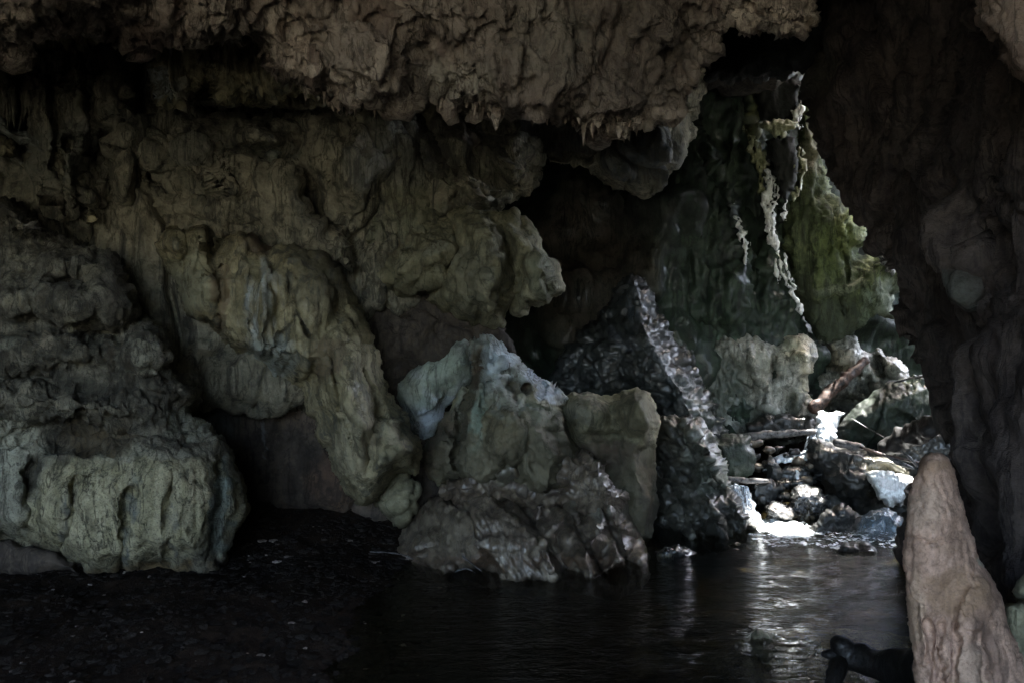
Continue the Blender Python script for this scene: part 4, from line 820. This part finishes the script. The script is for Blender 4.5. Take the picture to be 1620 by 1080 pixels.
# shiny black slope right of centre
o = relief('wet_rock_slope', [(960, 490), (978, 452), (998, 428), (1016, 432), (1036, 466), (1052, 510), (1072, 548), (1100, 586), (1128, 630), (1150, 680), (1150, 730), (1060, 720), (1000, 660), (930, 660), (880, 650), (870, 600), (895, 555), (925, 520)], 11.2, M_SLOPE, thick=.6, step=1.9, edge=20, bulge=.06, on=(7, 16), seed=67, soft=3,
       facets=[(1002, 445, .12), (1012, 490, .38), (1022, 535, .6), (1050, 580, .75), (1078, 622, .8), (1100, 665, .8), (1040, 500, .12), (1058, 550, .3), (1085, 590, .4), (1118, 640, .45), (985, 490, .2), (990, 540, .45), (955, 560, .35), (1010, 590, .55), (1045, 630, .6), (935, 560, .15), (1060, 680, .7), (960, 610, .4), (910, 610, .2)],
       style=[('fbm', .07, 2), ('block', .06, 3.2), ('bub', .05, 7), ('block', .02, 9), ('crease', .015, 6), ('bub', .02, 18)],
       paint=[(1008, 475, 16, 44, -12, (.16, .19, .23), .8, 5), (1055, 575, 46, 12, 50, (.10, .12, .13), .7), (1095, 625, 30, 12, 55, (.10, .12, .11), .6), (985, 540, 26, 14, 40, (.09, .10, .12), .6), (1110, 660, 20, 30, 0, (.05, .065, .045), .7)])  # bluish patches are ridge highlights painted into the rock colour
tag(o, 'shiny black rock slope with a pointed crest, below the dark recess', 'rock')
o = relief('jagged_wet_rock', [(1038, 668), (1060, 660), (1085, 656), (1105, 666), (1122, 678), (1135, 700), (1150, 735), (1158, 760), (1172, 785), (1184, 806), (1204, 826), (1212, 842), (1180, 866), (1110, 872), (1080, 872), (1050, 872), (1034, 874), (1030, 780), (1036, 720)], 9.8, M_JAG, thick=.3, step=1.8, edge=24, bulge=.12, on=(5, 12), seed=68, soft=2.5, facets=[(1060, 675, .3), (1090, 675, .5), (1115, 700, .7), (1135, 745, .7), (1160, 800, .6), (1085, 720, .4), (1065, 740, .2), (1095, 780, .6), (1120, 820, .85), (1060, 800, .3), (1080, 830, .6), (1150, 830, .6), (1185, 828, .4), (1150, 860, .7), (1090, 860, .7), (1105, 745, .35)],
       ridges=[([(1060, 680), (1100, 740), (1140, 830)], 6, .12), ([(1085, 670), (1130, 740), (1180, 830)], 6, .14), ([(1045, 740), (1080, 790), (1110, 840)], 5, -.18), ([(1100, 700), (1140, 780)], 4, -.1)],
       style=[('fbm', .03, 2.4), ('slant', .045, 5, -52), ('block', .05, 3.5), ('block', .02, 10), ('ridge', .006, 16)],
       paint=[(1100, 700, 36, 40, 30, (.20, .21, .17), .8, 8), (1130, 750, 30, 40, 30, (.14, .16, .12), .5)])
tag(o, 'jagged layered wet rock left of the lower waterfall', 'rock')
o = relief('dark_rock', [(1120, 690), (1145, 688), (1185, 690), (1196, 720), (1190, 750), (1160, 770), (1140, 745)], 10.3, M_SLAB, thick=.4, step=2, edge=20, bulge=.3, on=(4, 12), seed=69, style=[('fbm', .05, 3), ('bub', .03, 10)])
tag(o, 'dull round rock under the left end of the horizontal log', 'rock')

# ================================================================ CASCADE
o = relief('slanting_slab', [(1322, 696), (1326, 672), (1340, 655), (1362, 636), (1385, 618), (1405, 606), (1430, 597), (1455, 592), (1466, 594), (1476, 612), (1484, 640), (1484, 662), (1462, 680), (1430, 694), (1395, 712), (1370, 716), (1340, 706)], 11.2, M_SLAB, thick=.6, step=2, edge=14, bulge=.08, on=(3, 16), seed=71, soft=2,
       ridges=[([(1400, 610), (1395, 660), (1370, 710)], 3, -.08), ([(1440, 600), (1445, 640)], 3, -.06)], facets=[(1350, 665, .2), (1400, 640, .35), (1440, 622, .35), (1450, 603, .05), (1400, 690, .4), (1450, 660, .35), (1420, 608, .1)], style=[('fbm', .03, 2.5), ('slant', .018, 9, 55), ('block', .02, 4)],
       paint=[(1440, 602, 34, 12, 10, (.24, .28, .20), .8), (1455, 620, 20, 16, 0, (.17, .20, .13), .5)])
tag(o, 'large slanting dark green slab right of the upper waterfall', 'rock slab')
o = relief('cascade_boulder', [(1276, 712), (1284, 698), (1306, 694), (1320, 700), (1345, 702), (1385, 712), (1420, 718), (1452, 734), (1470, 760), (1465, 810), (1440, 850), (1400, 850), (1370, 830), (1330, 806), (1310, 790), (1296, 762), (1280, 740)], 10.7, M_WETK, thick=.9, step=2, edge=24, bulge=.12, on=(5, 16), seed=72, fscale=.7,
       bumps=[(1340, 760, 40, 30, 0, .15), (1420, 730, 40, 12, 10, .1), (1290, 725, 14, 14, 0, .1)], facets=[(1300, 710, .2), (1340, 715, .45), (1390, 725, .55), (1430, 740, .5), (1330, 750, .5), (1380, 770, .6), (1430, 790, .5), (1350, 790, .4), (1310, 760, .35)],
       style=[('fbm', .04, 2.4), ('block', .04, 2.6), ('block', .012, 9), ('fbm', .005, 22)],
       paint=[(1400, 735, 44, 14, 12, (.12, .11, .07), .7), (1300, 704, 20, 8, 0, (.14, .15, .13), .6)])
tag(o, 'big black wet boulder in the middle of the cascade', 'boulder')
o = relief('sunlit_rock', [(1372, 748), (1385, 744), (1410, 746), (1442, 752), (1450, 765), (1446, 788), (1425, 800), (1405, 800), (1390, 790), (1382, 772)], 10.0, M_STRAND, thick=.4, step=1.6, edge=14, bulge=.16, on=(3, 10), seed=73, style=[('fbm', .02, 4), ('bub', .03, 12), ('ridge', .015, 18)],
           paint=[(1425, 795, 30, 10, -10, (.08, .07, .07), .9), (1410, 765, 30, 14, 0, (.70, .62, .60), .6)])
tag(o, 'brilliant white sunlit rock peeping out left of the stalagmite tip', 'rock')
CR = [
 ('wet_boulder', 'round wet rock with a glint painted on top, centre of the lower cascade', [(1248, 788), (1258, 776), (1275, 770), (1295, 772), (1308, 782), (1312, 800), (1300, 822), (1278, 838), (1258, 830), (1246, 812)], 10.1),
 ('wet_boulder', 'wedge-shaped wet rock with a face painted sunlit beside the foam', [(1218, 800), (1228, 792), (1242, 796), (1262, 806), (1270, 816), (1258, 826), (1248, 832), (1226, 828), (1210, 818)], 9.9),
 ('wet_boulder', 'black glistening rock between the foam and the water-covered hump', [(1276, 842), (1284, 826), (1300, 812), (1325, 802), (1348, 804), (1364, 816), (1362, 836), (1348, 850), (1318, 854), (1288, 852)], 9.4),
 ('wet_boulder', 'low dark rock breaking the pool surface in front of the water-covered hump', [(1318, 874), (1332, 862), (1352, 856), (1372, 858), (1384, 868), (1384, 878), (1350, 880)], 8.6),
 ('wet_boulder', 'dark flat rock awash in the pool right of the jagged layered rock', [(1150, 862), (1162, 854), (1178, 854), (1200, 861), (1218, 868), (1180, 870)], 8.9),
 ('wet_boulder', 'dark rock behind the lower waterfall, under the thin ledge', [(1186, 760), (1215, 756), (1238, 762), (1240, 790), (1222, 806), (1205, 812), (1190, 790)], 10.4),
 ('wet_boulder', 'dripping dark rock in the upper middle of the cascade', [(1228, 742), (1245, 734), (1275, 732), (1292, 745), (1298, 765), (1280, 775), (1255, 778), (1236, 770)], 10.7),
 ('wet_boulder', 'small wet stone just left of the dripping rock', [(1205, 728), (1218, 722), (1232, 728), (1240, 748), (1232, 762), (1215, 758)], 10.6),
 ('wet_boulder', 'reddish stone in the side pool under the horizontal log', [(1220, 708), (1232, 701), (1244, 703), (1240, 714), (1226, 718)], 11.3),
 ('wet_boulder', 'pale round stone by the lip of the upper waterfall', [(1312, 651), (1322, 648), (1332, 652), (1330, 660), (1316, 660)], 12.0),
 ('wet_boulder', 'dark bank rock above the horizontal log', [(1180, 672), (1210, 655), (1245, 650), (1285, 660), (1296, 690), (1240, 695), (1190, 694)], 11.6),
 ('wet_boulder', 'dark rock in the corner between the slanting slab and the stalagmite tip', [(1392, 716), (1420, 700), (1450, 690), (1480, 680), (1515, 668), (1530, 700), (1500, 740), (1450, 745)], 10.6),
 ('wet_boulder', 'pointed dark rock at the left foot of the black cascade boulder', [(1296, 790), (1310, 780), (1330, 790), (1345, 806), (1320, 815), (1300, 812)], 10.3),
]
for k, (nm, lb, ol, D) in enumerate(CR):
    o = relief(nm, ol, D, M_WETK if k in (2, 5, 10, 11, 12, 3) else M_WETD, thick=.35, step=1.7, edge=16, bulge=.2, on=(3, 9), seed=80 + k, style=[('fbm', .04, 3.0), ('block', .03, 5), ('block', .008, 14), ('fbm', .004, 24)],
               paint=([(1236, 812, 20, 10, 20, (.5, .45, .4), .8)] if k == 1 else [(1232, 708, 9, 6, 0, (.25, .17, .12), .9)] if k == 8 else [(1280, 782, 20, 8, 0, (.3, .3, .3), .6), (1292, 830, 10, 10, 0, (.2, .17, .12), .5)] if k == 0 else []))  # pale patches paint the top glint and the sunlit face
    tag(o, lb, 'rock')
# smaller broken stones scattered down the cascade, some with bright wet tops
rs = random.Random(5)
spots = [(1195, 700), (1212, 742), (1247, 722), (1262, 728), (1240, 765), (1262, 765), (1276, 758), (1250, 745), (1290, 772), (1272, 800), (1240, 786), (1228, 772), (1200, 738), (1192, 722), (1302, 752), (1216, 712), (1180, 705), (1205, 835), (1268, 838), (1300, 856), (1256, 716), (1285, 736)]
for k, (x, y) in enumerate(spots):
    s = rs.uniform(6, 12); D = np.interp(y, [650, 840], [11.4, 9.8])
    ol = [(x + s * (1 + .3 * rs.random()) * math.cos(a) * 1.2, y + s * .7 * (1 + .3 * rs.random()) * math.sin(a)) for a in [i * math.pi / 4 + rs.random() * .4 for i in range(8)]]
    o = relief('cascade_stone', ol, D, M_WETD if k % 3 else M_WETB, thick=.12, step=1.5, edge=8, bulge=.1, on=(2, 6), seed=110 + k, style=[('fbm', .02, 6), ('bub', .02, 14)])
    tag(o, 'small wet stone lodged among the bigger cascade rocks', 'stone', 'small wet stones in the cascade')

# falling water
def fall(label, ol, D, mat, ty=0, style=(('ridge', .014, 9, .15), ('fbm', .008, 14, .3)), seed=1, nm='waterfall', bulge=.1, edge=12, tx=0):
    o = relief(nm, ol, D, mat, thick=.06, step=1.6, edge=edge, bulge=bulge, on=(3, 8), seed=seed, ty=ty, tx=tx, style=list(style)); tag(o, label, 'waterfall'); return o
fall('bright white upper waterfall between the leaning log and the slanting slab', [(1292, 652), (1302, 648), (1312, 654), (1324, 650), (1336, 652), (1327, 666), (1324, 690), (1322, 700), (1306, 702), (1294, 700), (1291, 676)], 11.0, M_FOAM, seed=140, ty=-.4)
fall('thin veil of water spreading left from the foot of the upper waterfall', [(1292, 676), (1294, 700), (1290, 715), (1278, 722), (1262, 724), (1268, 712), (1276, 696), (1280, 684)], 10.9, M_FOAM2, seed=141, ty=-.3)
fall('blue-white lower waterfall sliding down beside the jagged layered rock', [(1150, 768), (1164, 764), (1182, 768), (1188, 784), (1196, 800), (1203, 818), (1206, 834), (1190, 830), (1176, 812), (1164, 796), (1154, 782)], 9.6, M_FOAM2, seed=142, ty=-.4)
fall('smooth veil of water over a rounded hump left of the stalagmite', [(1346, 850), (1352, 832), (1364, 814), (1382, 803), (1402, 802), (1420, 812), (1436, 830), (1440, 852), (1400, 862), (1366, 860)], 9.2, M_VEIL, style=(('fbm', .02, 3), ('ridge', .008, 9, .2)), seed=143, edge=26, bulge=.35)
fall('narrow run of white water crossing the rocks below the upper waterfall', [(1222, 722), (1245, 716), (1280, 713), (1290, 720), (1285, 728), (1255, 729), (1232, 732)], 10.8, M_FOAM, seed=144, ty=-1.2, bulge=.05)
fall('thin white trickle down the middle of the cascade', [(1258, 742), (1264, 742), (1265, 756), (1262, 764), (1258, 760)], 10.45, M_FOAM, seed=145, ty=-.2, bulge=.05)
# foam lying on the pool
def foam(label, cx, cy, rx, ry, mat, seed, z=.012):
    g = 70; U, Vv = np.meshgrid(np.linspace(-1, 1, g), np.linspace(-1, 1, g)); x = cx + rx * U.ravel(); y = cy + ry * Vv.ravel()
    n = n2(x, y, .35, seed, 4); r = np.sqrt(U.ravel() ** 2 + Vv.ravel() ** 2) + .9 * n
    zz = WATER_Z + z + .03 * (1 - np.minimum(r, 1)) + .02 * n2(x, y, .12, seed + 2, 3)
    I = np.arange(g * g).reshape(g, g); Q = np.stack([I[:-1, :-1].ravel(), I[:-1, 1:].ravel(), I[1:, 1:].ravel(), I[1:, :-1].ravel()], 1)
    Q = Q[(r[Q] < 1).all(1)]
    o = mesh_obj('foam', np.stack([x, y, zz], 1), Q, mat); tag(o, label, 'foam', kind='stuff')
pf = lambda px, py: (WATER_Z * -F / (py - 540) * (px - 810) / F, -WATER_Z * F / (py - 540))
M_FOAMB = foam_mat("dense_foam", (.82, .88, .92), .45, sx=14, sz=14, thr=(.3, .5))
fx, fy = pf(1242, 837); foam('dense white foam where the lower waterfall meets the pool', fx, fy, .34, .5, M_FOAMB, 3)
fx, fy = pf(1330, 852); foam('thin bluish foam drifting in front of the black rocks', fx, fy, 1.0, .55, M_FOAMP, 7, .008)

# ---- timber
def wood(name, A, B, wet=.3):
    return rock(name, A, B, tuple(v * .3 for v in A), rough=.6, wet=wet, streak=.2, scale=3, bump=.7, off=90)
M_LOG = wood("weathered_brown_wood", (.24, .13, .09), (.40, .25, .19)); M_LOGD = wood("wet_black_wood", (.02, .016, .014), (.05, .04, .03), .25); M_LOGG = wood("pale_grey_wood", (.30, .28, .27), (.5, .47, .45), .5)
def log(name, label, pts, rad, mat, seed, extra=(), cat='log', group=None, rough=.22):
    parts = [tube([P(*p) for p in pts], rad, 16, rough, seed, 8)]
    V, Fc = join_meshes(parts); o = mesh_obj(name, V, Fc, mat); tag(o, label, cat, group)
    for pp, rr in extra:
        V, Fc = tube([P(*p) for p in pp], rr, 10, rough, seed + 1, 10); mesh_obj('branch', V, Fc, mat, o)
    return o
log('fallen_log', 'brown weathered log leaning up to the right against the pitted limestone', [(1284, 650, 11.5), (1310, 622, 11.6), (1340, 596, 11.7), (1371, 567, 11.9)], [.09, .085, .075, .055], M_LOG, 3, extra=[([(1318, 614, 11.6), (1322, 600, 11.5)], [.03, .01])])
log('fallen_log', 'pale wet log lying level left of the upper waterfall', [(1158, 692, 10.9), (1190, 689, 10.8), (1235, 686, 10.8), (1290, 682, 10.9)], [.045, .055, .05, .04], M_LOGG, 4, extra=[([(1206, 688, 10.8), (1209, 680, 10.8), (1214, 681, 10.8)], [.02, .02, .01])])
log('fallen_log', 'black fallen log sloping down left from the dark right wall', [(1392, 712, 10.1), (1430, 694, 9.9), (1470, 676, 9.6), (1512, 662, 9.3)], [.09, .13, .14, .12], M_LOGD, 5)
log('broken_plank', 'pale split plank lying across the black cascade boulder', [(1318, 697, 10.25), (1345, 705, 10.15), (1368, 708, 10.1)], [.05, .06, .04], M_LOGG, 6, cat='wood')
log('stick', 'thin brown stick lying across rocks toward the stalagmite tip', [(1360, 706, 10.05), (1400, 720, 9.9), (1440, 728, 9.75), (1456, 731, 9.7)], [.018, .02, .018, .01], M_LOG, 7, cat='stick')
log('stick', 'pale forked stick below the thin brown one', [(1395, 716, 9.9), (1420, 730, 9.8), (1448, 742, 9.7)], [.012, .03, .012], M_LOGG, 8, extra=[([(1425, 712, 9.8), (1440, 724, 9.7), (1452, 738, 9.7)], [.012, .02, .01])], cat='stick')
log('stick', 'thin pale pole resting on the slanting slab', [(1400, 608, 11.2), (1440, 598, 11.1), (1478, 592, 11.0)], [.014, .014, .01], M_LOGG, 9, cat='stick')
log('stick', 'hair-thin pale stick slanting down across the slanting slab', [(1345, 660, 10.8), (1375, 678, 10.6), (1402, 693, 10.5)], [.005, .006, .004], M_LOGG, 10, cat='stick')
log('driftwood_ledge', 'narrow white-wet board at the top of the lower waterfall', [(1148, 757, 9.8), (1180, 760, 9.8), (1216, 760, 9.8)], [.03, .035, .02], M_LOGG, 11, cat='wood')
log('driftwood_branch', 'black forked driftwood branch in the water beside the stalagmite', [(1500, 1062, 3.9), (1440, 1052, 4.3), (1385, 1048, 4.5), (1340, 1034, 4.6), (1320, 1010, 4.6)], [.10, .09, .085, .065, .055], M_LOGD, 12,
    extra=[([(1345, 1036, 4.6), (1322, 1034, 4.6), (1300, 1034, 4.6)], [.04, .035, .02]), ([(1338, 1036, 4.6), (1322, 1060, 4.5), (1316, 1100, 4.4)], [.04, .05, .045])], cat='driftwood', rough=.14)
log('twig', 'bare pale forked twig poking from the water in front of the ridged rock', [(708, 913, 7.7), (722, 902, 7.65), (741, 897, 7.6), (752, 906, 7.6)], [.006, .008, .007, .004], M_LOGG, 13, extra=[([(730, 878, 7.6), (745, 890, 7.6), (762, 903, 7.6)], [.006, .006, .004])], cat='twig')
log('twig', 'thin curved twig lying across the gravel left of the ridged rock', [(585, 872, 7.8), (615, 873, 7.75), (640, 877, 7.7), (655, 884, 7.65)], [.005, .007, .006, .004], M_LOGG, 14, cat='twig')

# submerged pale rock under the pool surface
o = relief('sunken_rock', [(1160, 1010), (1200, 1000), (1270, 1002), (1300, 1012), (1305, 1034), (1270, 1044), (1200, 1040), (1165, 1030)], 5.95, M_OLIVE, thick=.3, step=2, edge=14, bulge=.05, ty=-.5, on=(5, 16), seed=150, style=[('fbm', .04, 3), ('bub', .04, 8), ('slant', .02, 9, 60)])
tag(o, 'pale ridged rock just breaking the pool surface left of the black driftwood', 'rock')

# ================================================================ STALAGMITE
ST = [(1430, 900), (1429, 868), (1433, 830), (1438, 790), (1444, 760), (1451, 738), (1461, 722), (1476, 715), (1489, 716), (1500, 724), (1509, 744), (1517, 775), (1526, 806), (1534, 836), (1541, 862), (1546, 876), (1560, 896), (1574, 920), (1586, 950), (1596, 985),
      (1608, 1020), (1620, 1060), (1640, 1130), (1680, 1400), (1440, 1400), (1446, 1150), (1450, 1080), (1444, 1030), (1438, 985), (1433, 940)]
o = relief('stalagmite', ST, 3.0, M_TAN, thick=.2, step=1.7, edge=50, bulge=.13, on=(1.2, 12), seed=160,
       bumps=[(1480, 850, 40, 60, 0, .012), (1545, 960, 30, 50, 20, .03), (1530, 1050, 36, 60, 0, .04), (1560, 1030, 14, 60, -10, -.02)],
       ridges=[([(1470, 980), (1475, 1040), (1490, 1100)], 5, -.018), ([(1490, 985), (1486, 1040), (1496, 1100)], 4, -.015), ([(1508, 985), (1512, 1030), (1506, 1090)], 5, -.018), ([(1458, 960), (1462, 1050)], 4, .01), ([(1435, 852), (1470, 856), (1530, 845)], 3, -.006), ([(1545, 1000), (1555, 1100)], 5, -.02)],
       amp=1.8, style=[('fbm', .008, 7), ('block', .006, 14, .6), ('ridge', .002, 26, .25), ('bub', .005, 38), ('fbm', .0015, 120)],
       paint=[(1480, 735, 30, 22, 0, (.28, .17, .09), .6), (1465, 800, 26, 50, 0, (.50, .38, .28), .5), (1515, 940, 60, 40, 10, (.25, .16, .09), .8), (1500, 960, 16, 60, 0, (.18, .11, .07), .6, 5), (1478, 1040, 10, 70, 0, (.16, .09, .07), .8, 4), (1510, 1040, 8, 60, 0, (.16, .09, .07), .8, 4),
              (1553, 888, 10, 14, -38, (.44, .42, .32), .9), (1570, 1040, 18, 80, -15, (.13, .085, .065), .85), (1535, 1060, 22, 50, 0, (.44, .33, .24), .6), (1480, 862, 44, 8, 0, (.30, .20, .13), .5), (1448, 960, 14, 80, 0, (.46, .34, .22), .5)])
tag(o, 'tall tan stalagmite standing in the right foreground', 'stalagmite')
RB = [('pale_rock', 'pale rounded rock at the right edge behind the stalagmite, upper of two', [(1602, 935), (1608, 918), (1622, 908), (1650, 905), (1680, 930), (1680, 960), (1630, 958), (1606, 950)], 3.6),
      ('pale_rock', 'grey rock at the right edge under the paler rounded one', [(1590, 960), (1610, 950), (1660, 945), (1720, 980), (1720, 1180), (1620, 1180), (1605, 1080), (1590, 1000)], 3.4)]
for k, (nm, lb, ol, D) in enumerate(RB):
    o = relief(nm, ol, D, M_OLIVE, thick=.3, step=2, edge=22, bulge=.15, on=(3, 12), seed=165 + k, style=[('fbm', .02, 6), ('bub', .02, 14)]); tag(o, lb, 'rock')

# ================================================================ STALACTITES along the lip and in the recess
def stalactite(px, py, D, L, r, seed, mat, label, group, lean=0):
    rr = random.Random(seed); top = P(px, py, D) + Vector((0, 0, r * .8)); n = 9; V, Fc = [], []; rings = 10
    bx, by = rr.uniform(-.15, .15) * L, rr.uniform(-.1, .1) * L
    for i in range(rings):
        t = i / (rings - 1); R = r * ((1 - t) ** .75 * .92 + .05) * (1.25 if i == 0 else 1) * (1 + .12 * math.sin(t * 14 + seed))
        for k in range(n):
            a = 2 * math.pi * k / n; q = R * (1 + .22 * math.sin(3 * a + seed) + .12 * rr.uniform(-1, 1))
            V.append((top.x + bx * t * t + q * math.cos(a), top.y + by * t * t + q * math.sin(a), top.z - L * t))
    for i in range(rings - 1):
        for k in range(n): Fc.append((i * n + k, (i + 1) * n + k, (i + 1) * n + (k + 1) % n, i * n + (k + 1) % n))
    Fc.append(tuple(range(n))); Fc.append(tuple((rings - 1) * n + k for k in range(n - 1, -1, -1)))
    o = mesh_obj('stalactite', V, Fc, mat, None, np.zeros((len(V), 4)), origin=(top.x, top.y, top.z - L)); tag(o, label, 'stalactite', group); return o
edge_pts = [(62, 30), (90, 28), (125, 44), (150, 38), (185, 58), (210, 70), (240, 52), (275, 70), (310, 62), (350, 64), (375, 78), (410, 70), (425, 92), (450, 130), (480, 140), (508, 150), (530, 172), (560, 170), (585, 158), (615, 160), (640, 158), (655, 143), (672, 140), (700, 160), (720, 176), (740, 170), (775, 178), (790, 184), (820, 172), (850, 178), (868, 180), (880, 190), (905, 198), (930, 208), (960, 213), (990, 214), (1010, 206)]
rs = random.Random(11); k = 0
for i in range(len(edge_pts) - 1):
    a, b = edge_pts[i], edge_pts[i + 1]; n = max(1, int(math.hypot(b[0] - a[0], b[1] - a[1]) / 5))
    for j in range(n):
        t = (j + rs.random()) / n; x = a[0] + (b[0] - a[0]) * t; y = a[1] + (b[1] - a[1]) * t - rs.uniform(4, 16)
        L = .04 + .11 * rs.random() ** 1.6 * (1.5 if rs.random() > .8 else 1); stalactite(x, y, 6.05 + rs.uniform(-.15, .25) - .5 * (x < 300), L, rs.uniform(.018, .042), 200 + k, M_CEIL, 'small brown stalactite in the fringe along the lip of the ceiling', 'small stalactites along the ceiling lip'); k += 1
stalactite(785, 182, 5.95, .16, .05, 901, M_CEIL, 'longest stalactite in the middle of the ceiling lip', 'large stalactites')
stalactite(1118, 84, 6.3, .18, .05, 902, M_DARK, 'dark stalactite tipping the spur left of the hanging flap', 'large stalactites')
stalactite(877, 180, 6.0, .12, .04, 903, M_CEIL, 'short thick stalactite near the right end of the ceiling lip', 'large stalactites')
stalactite(126, 36, 5.5, .10, .05, 904, M_CEIL, 'yellowish stubby stalactite at the left of the ceiling lip', 'large stalactites')
for j in range(46):
    x = 215 + rs.random() * 230; y = 62 + rs.uniform(0, 34) + .05 * (x - 215)
    stalactite(x, y, 7.0 + rs.uniform(-.15, .1), rs.uniform(.12, .28), rs.uniform(.012, .028), 400 + j, M_GREY, 'slim grey stalactite in the shadowed recess behind the ceiling lip', 'slim stalactites in the upper left recess')
for j in range(14):
    x = 2 + rs.random() * 60; y = 150 + rs.uniform(-8, 10)
    stalactite(x, y, 7.3, rs.uniform(.15, .32), rs.uniform(.015, .03), 500 + j, M_GREY, 'slim grey stalactite at the far left above the white patch', 'slim stalactites at the far left')

# ================================================================ GRAVEL
rs = np.random.RandomState(3)
ico = np.array([(0, 0, 1), (.89, 0, .45), (.28, .85, .45), (-.72, .53, .45), (-.72, -.53, .45), (.28, -.85, .45), (.72, .53, -.45), (-.28, .85, -.45), (-.89, 0, -.45), (-.28, -.85, -.45), (.72, -.53, -.45), (0, 0, -1)])
ifc = np.array([(0, 1, 2), (0, 2, 3), (0, 3, 4), (0, 4, 5), (0, 5, 1), (1, 6, 2), (2, 7, 3), (3, 8, 4), (4, 9, 5), (5, 10, 1), (6, 7, 2), (7, 8, 3), (8, 9, 4), (9, 10, 5), (10, 6, 1), (11, 7, 6), (11, 8, 7), (11, 9, 8), (11, 10, 9), (11, 6, 10)])
N = 20000
gx = rs.uniform(-6.5, 0.4, N); gy = 2.6 + 6.9 * rs.rand(N) ** .8
gz = ground_z(gx, gy); keepm = gz > -2.42; gx, gy, gz = gx[keepm], gy[keepm], gz[keepm]; N = len(gx)
sc = .006 + .03 * rs.rand(N) ** 5 + .009 * rs.rand(N)
VV = (ico[None] * (1 + .25 * rs.randn(N, 12, 1)).clip(.6, 1.5)) * sc[:, None, None] * np.stack([.8 + .8 * rs.rand(N), .8 + .8 * rs.rand(N), .35 + .35 * rs.rand(N)], 1)[:, None, :]
VV += np.stack([gx, gy, gz + sc * .15], 1)[:, None, :]
tone = np.where(rs.rand(N) < .018, rs.uniform(.14, .4, N), rs.uniform(.008, .03, N)); cc = np.stack([tone * 1.05, tone * .9, tone * .78, np.ones(N)], 1)
o = mesh_obj('gravel', VV.reshape(-1, 3), (ifc[None] + 12 * np.arange(N)[:, None, None]).reshape(-1, 3), M_SOIL, None, np.repeat(cc, 12, 0), smooth=False)
tag(o, 'dark gravel with scattered pale pebbles and leaf bits covering the left bank', 'gravel', kind='stuff')
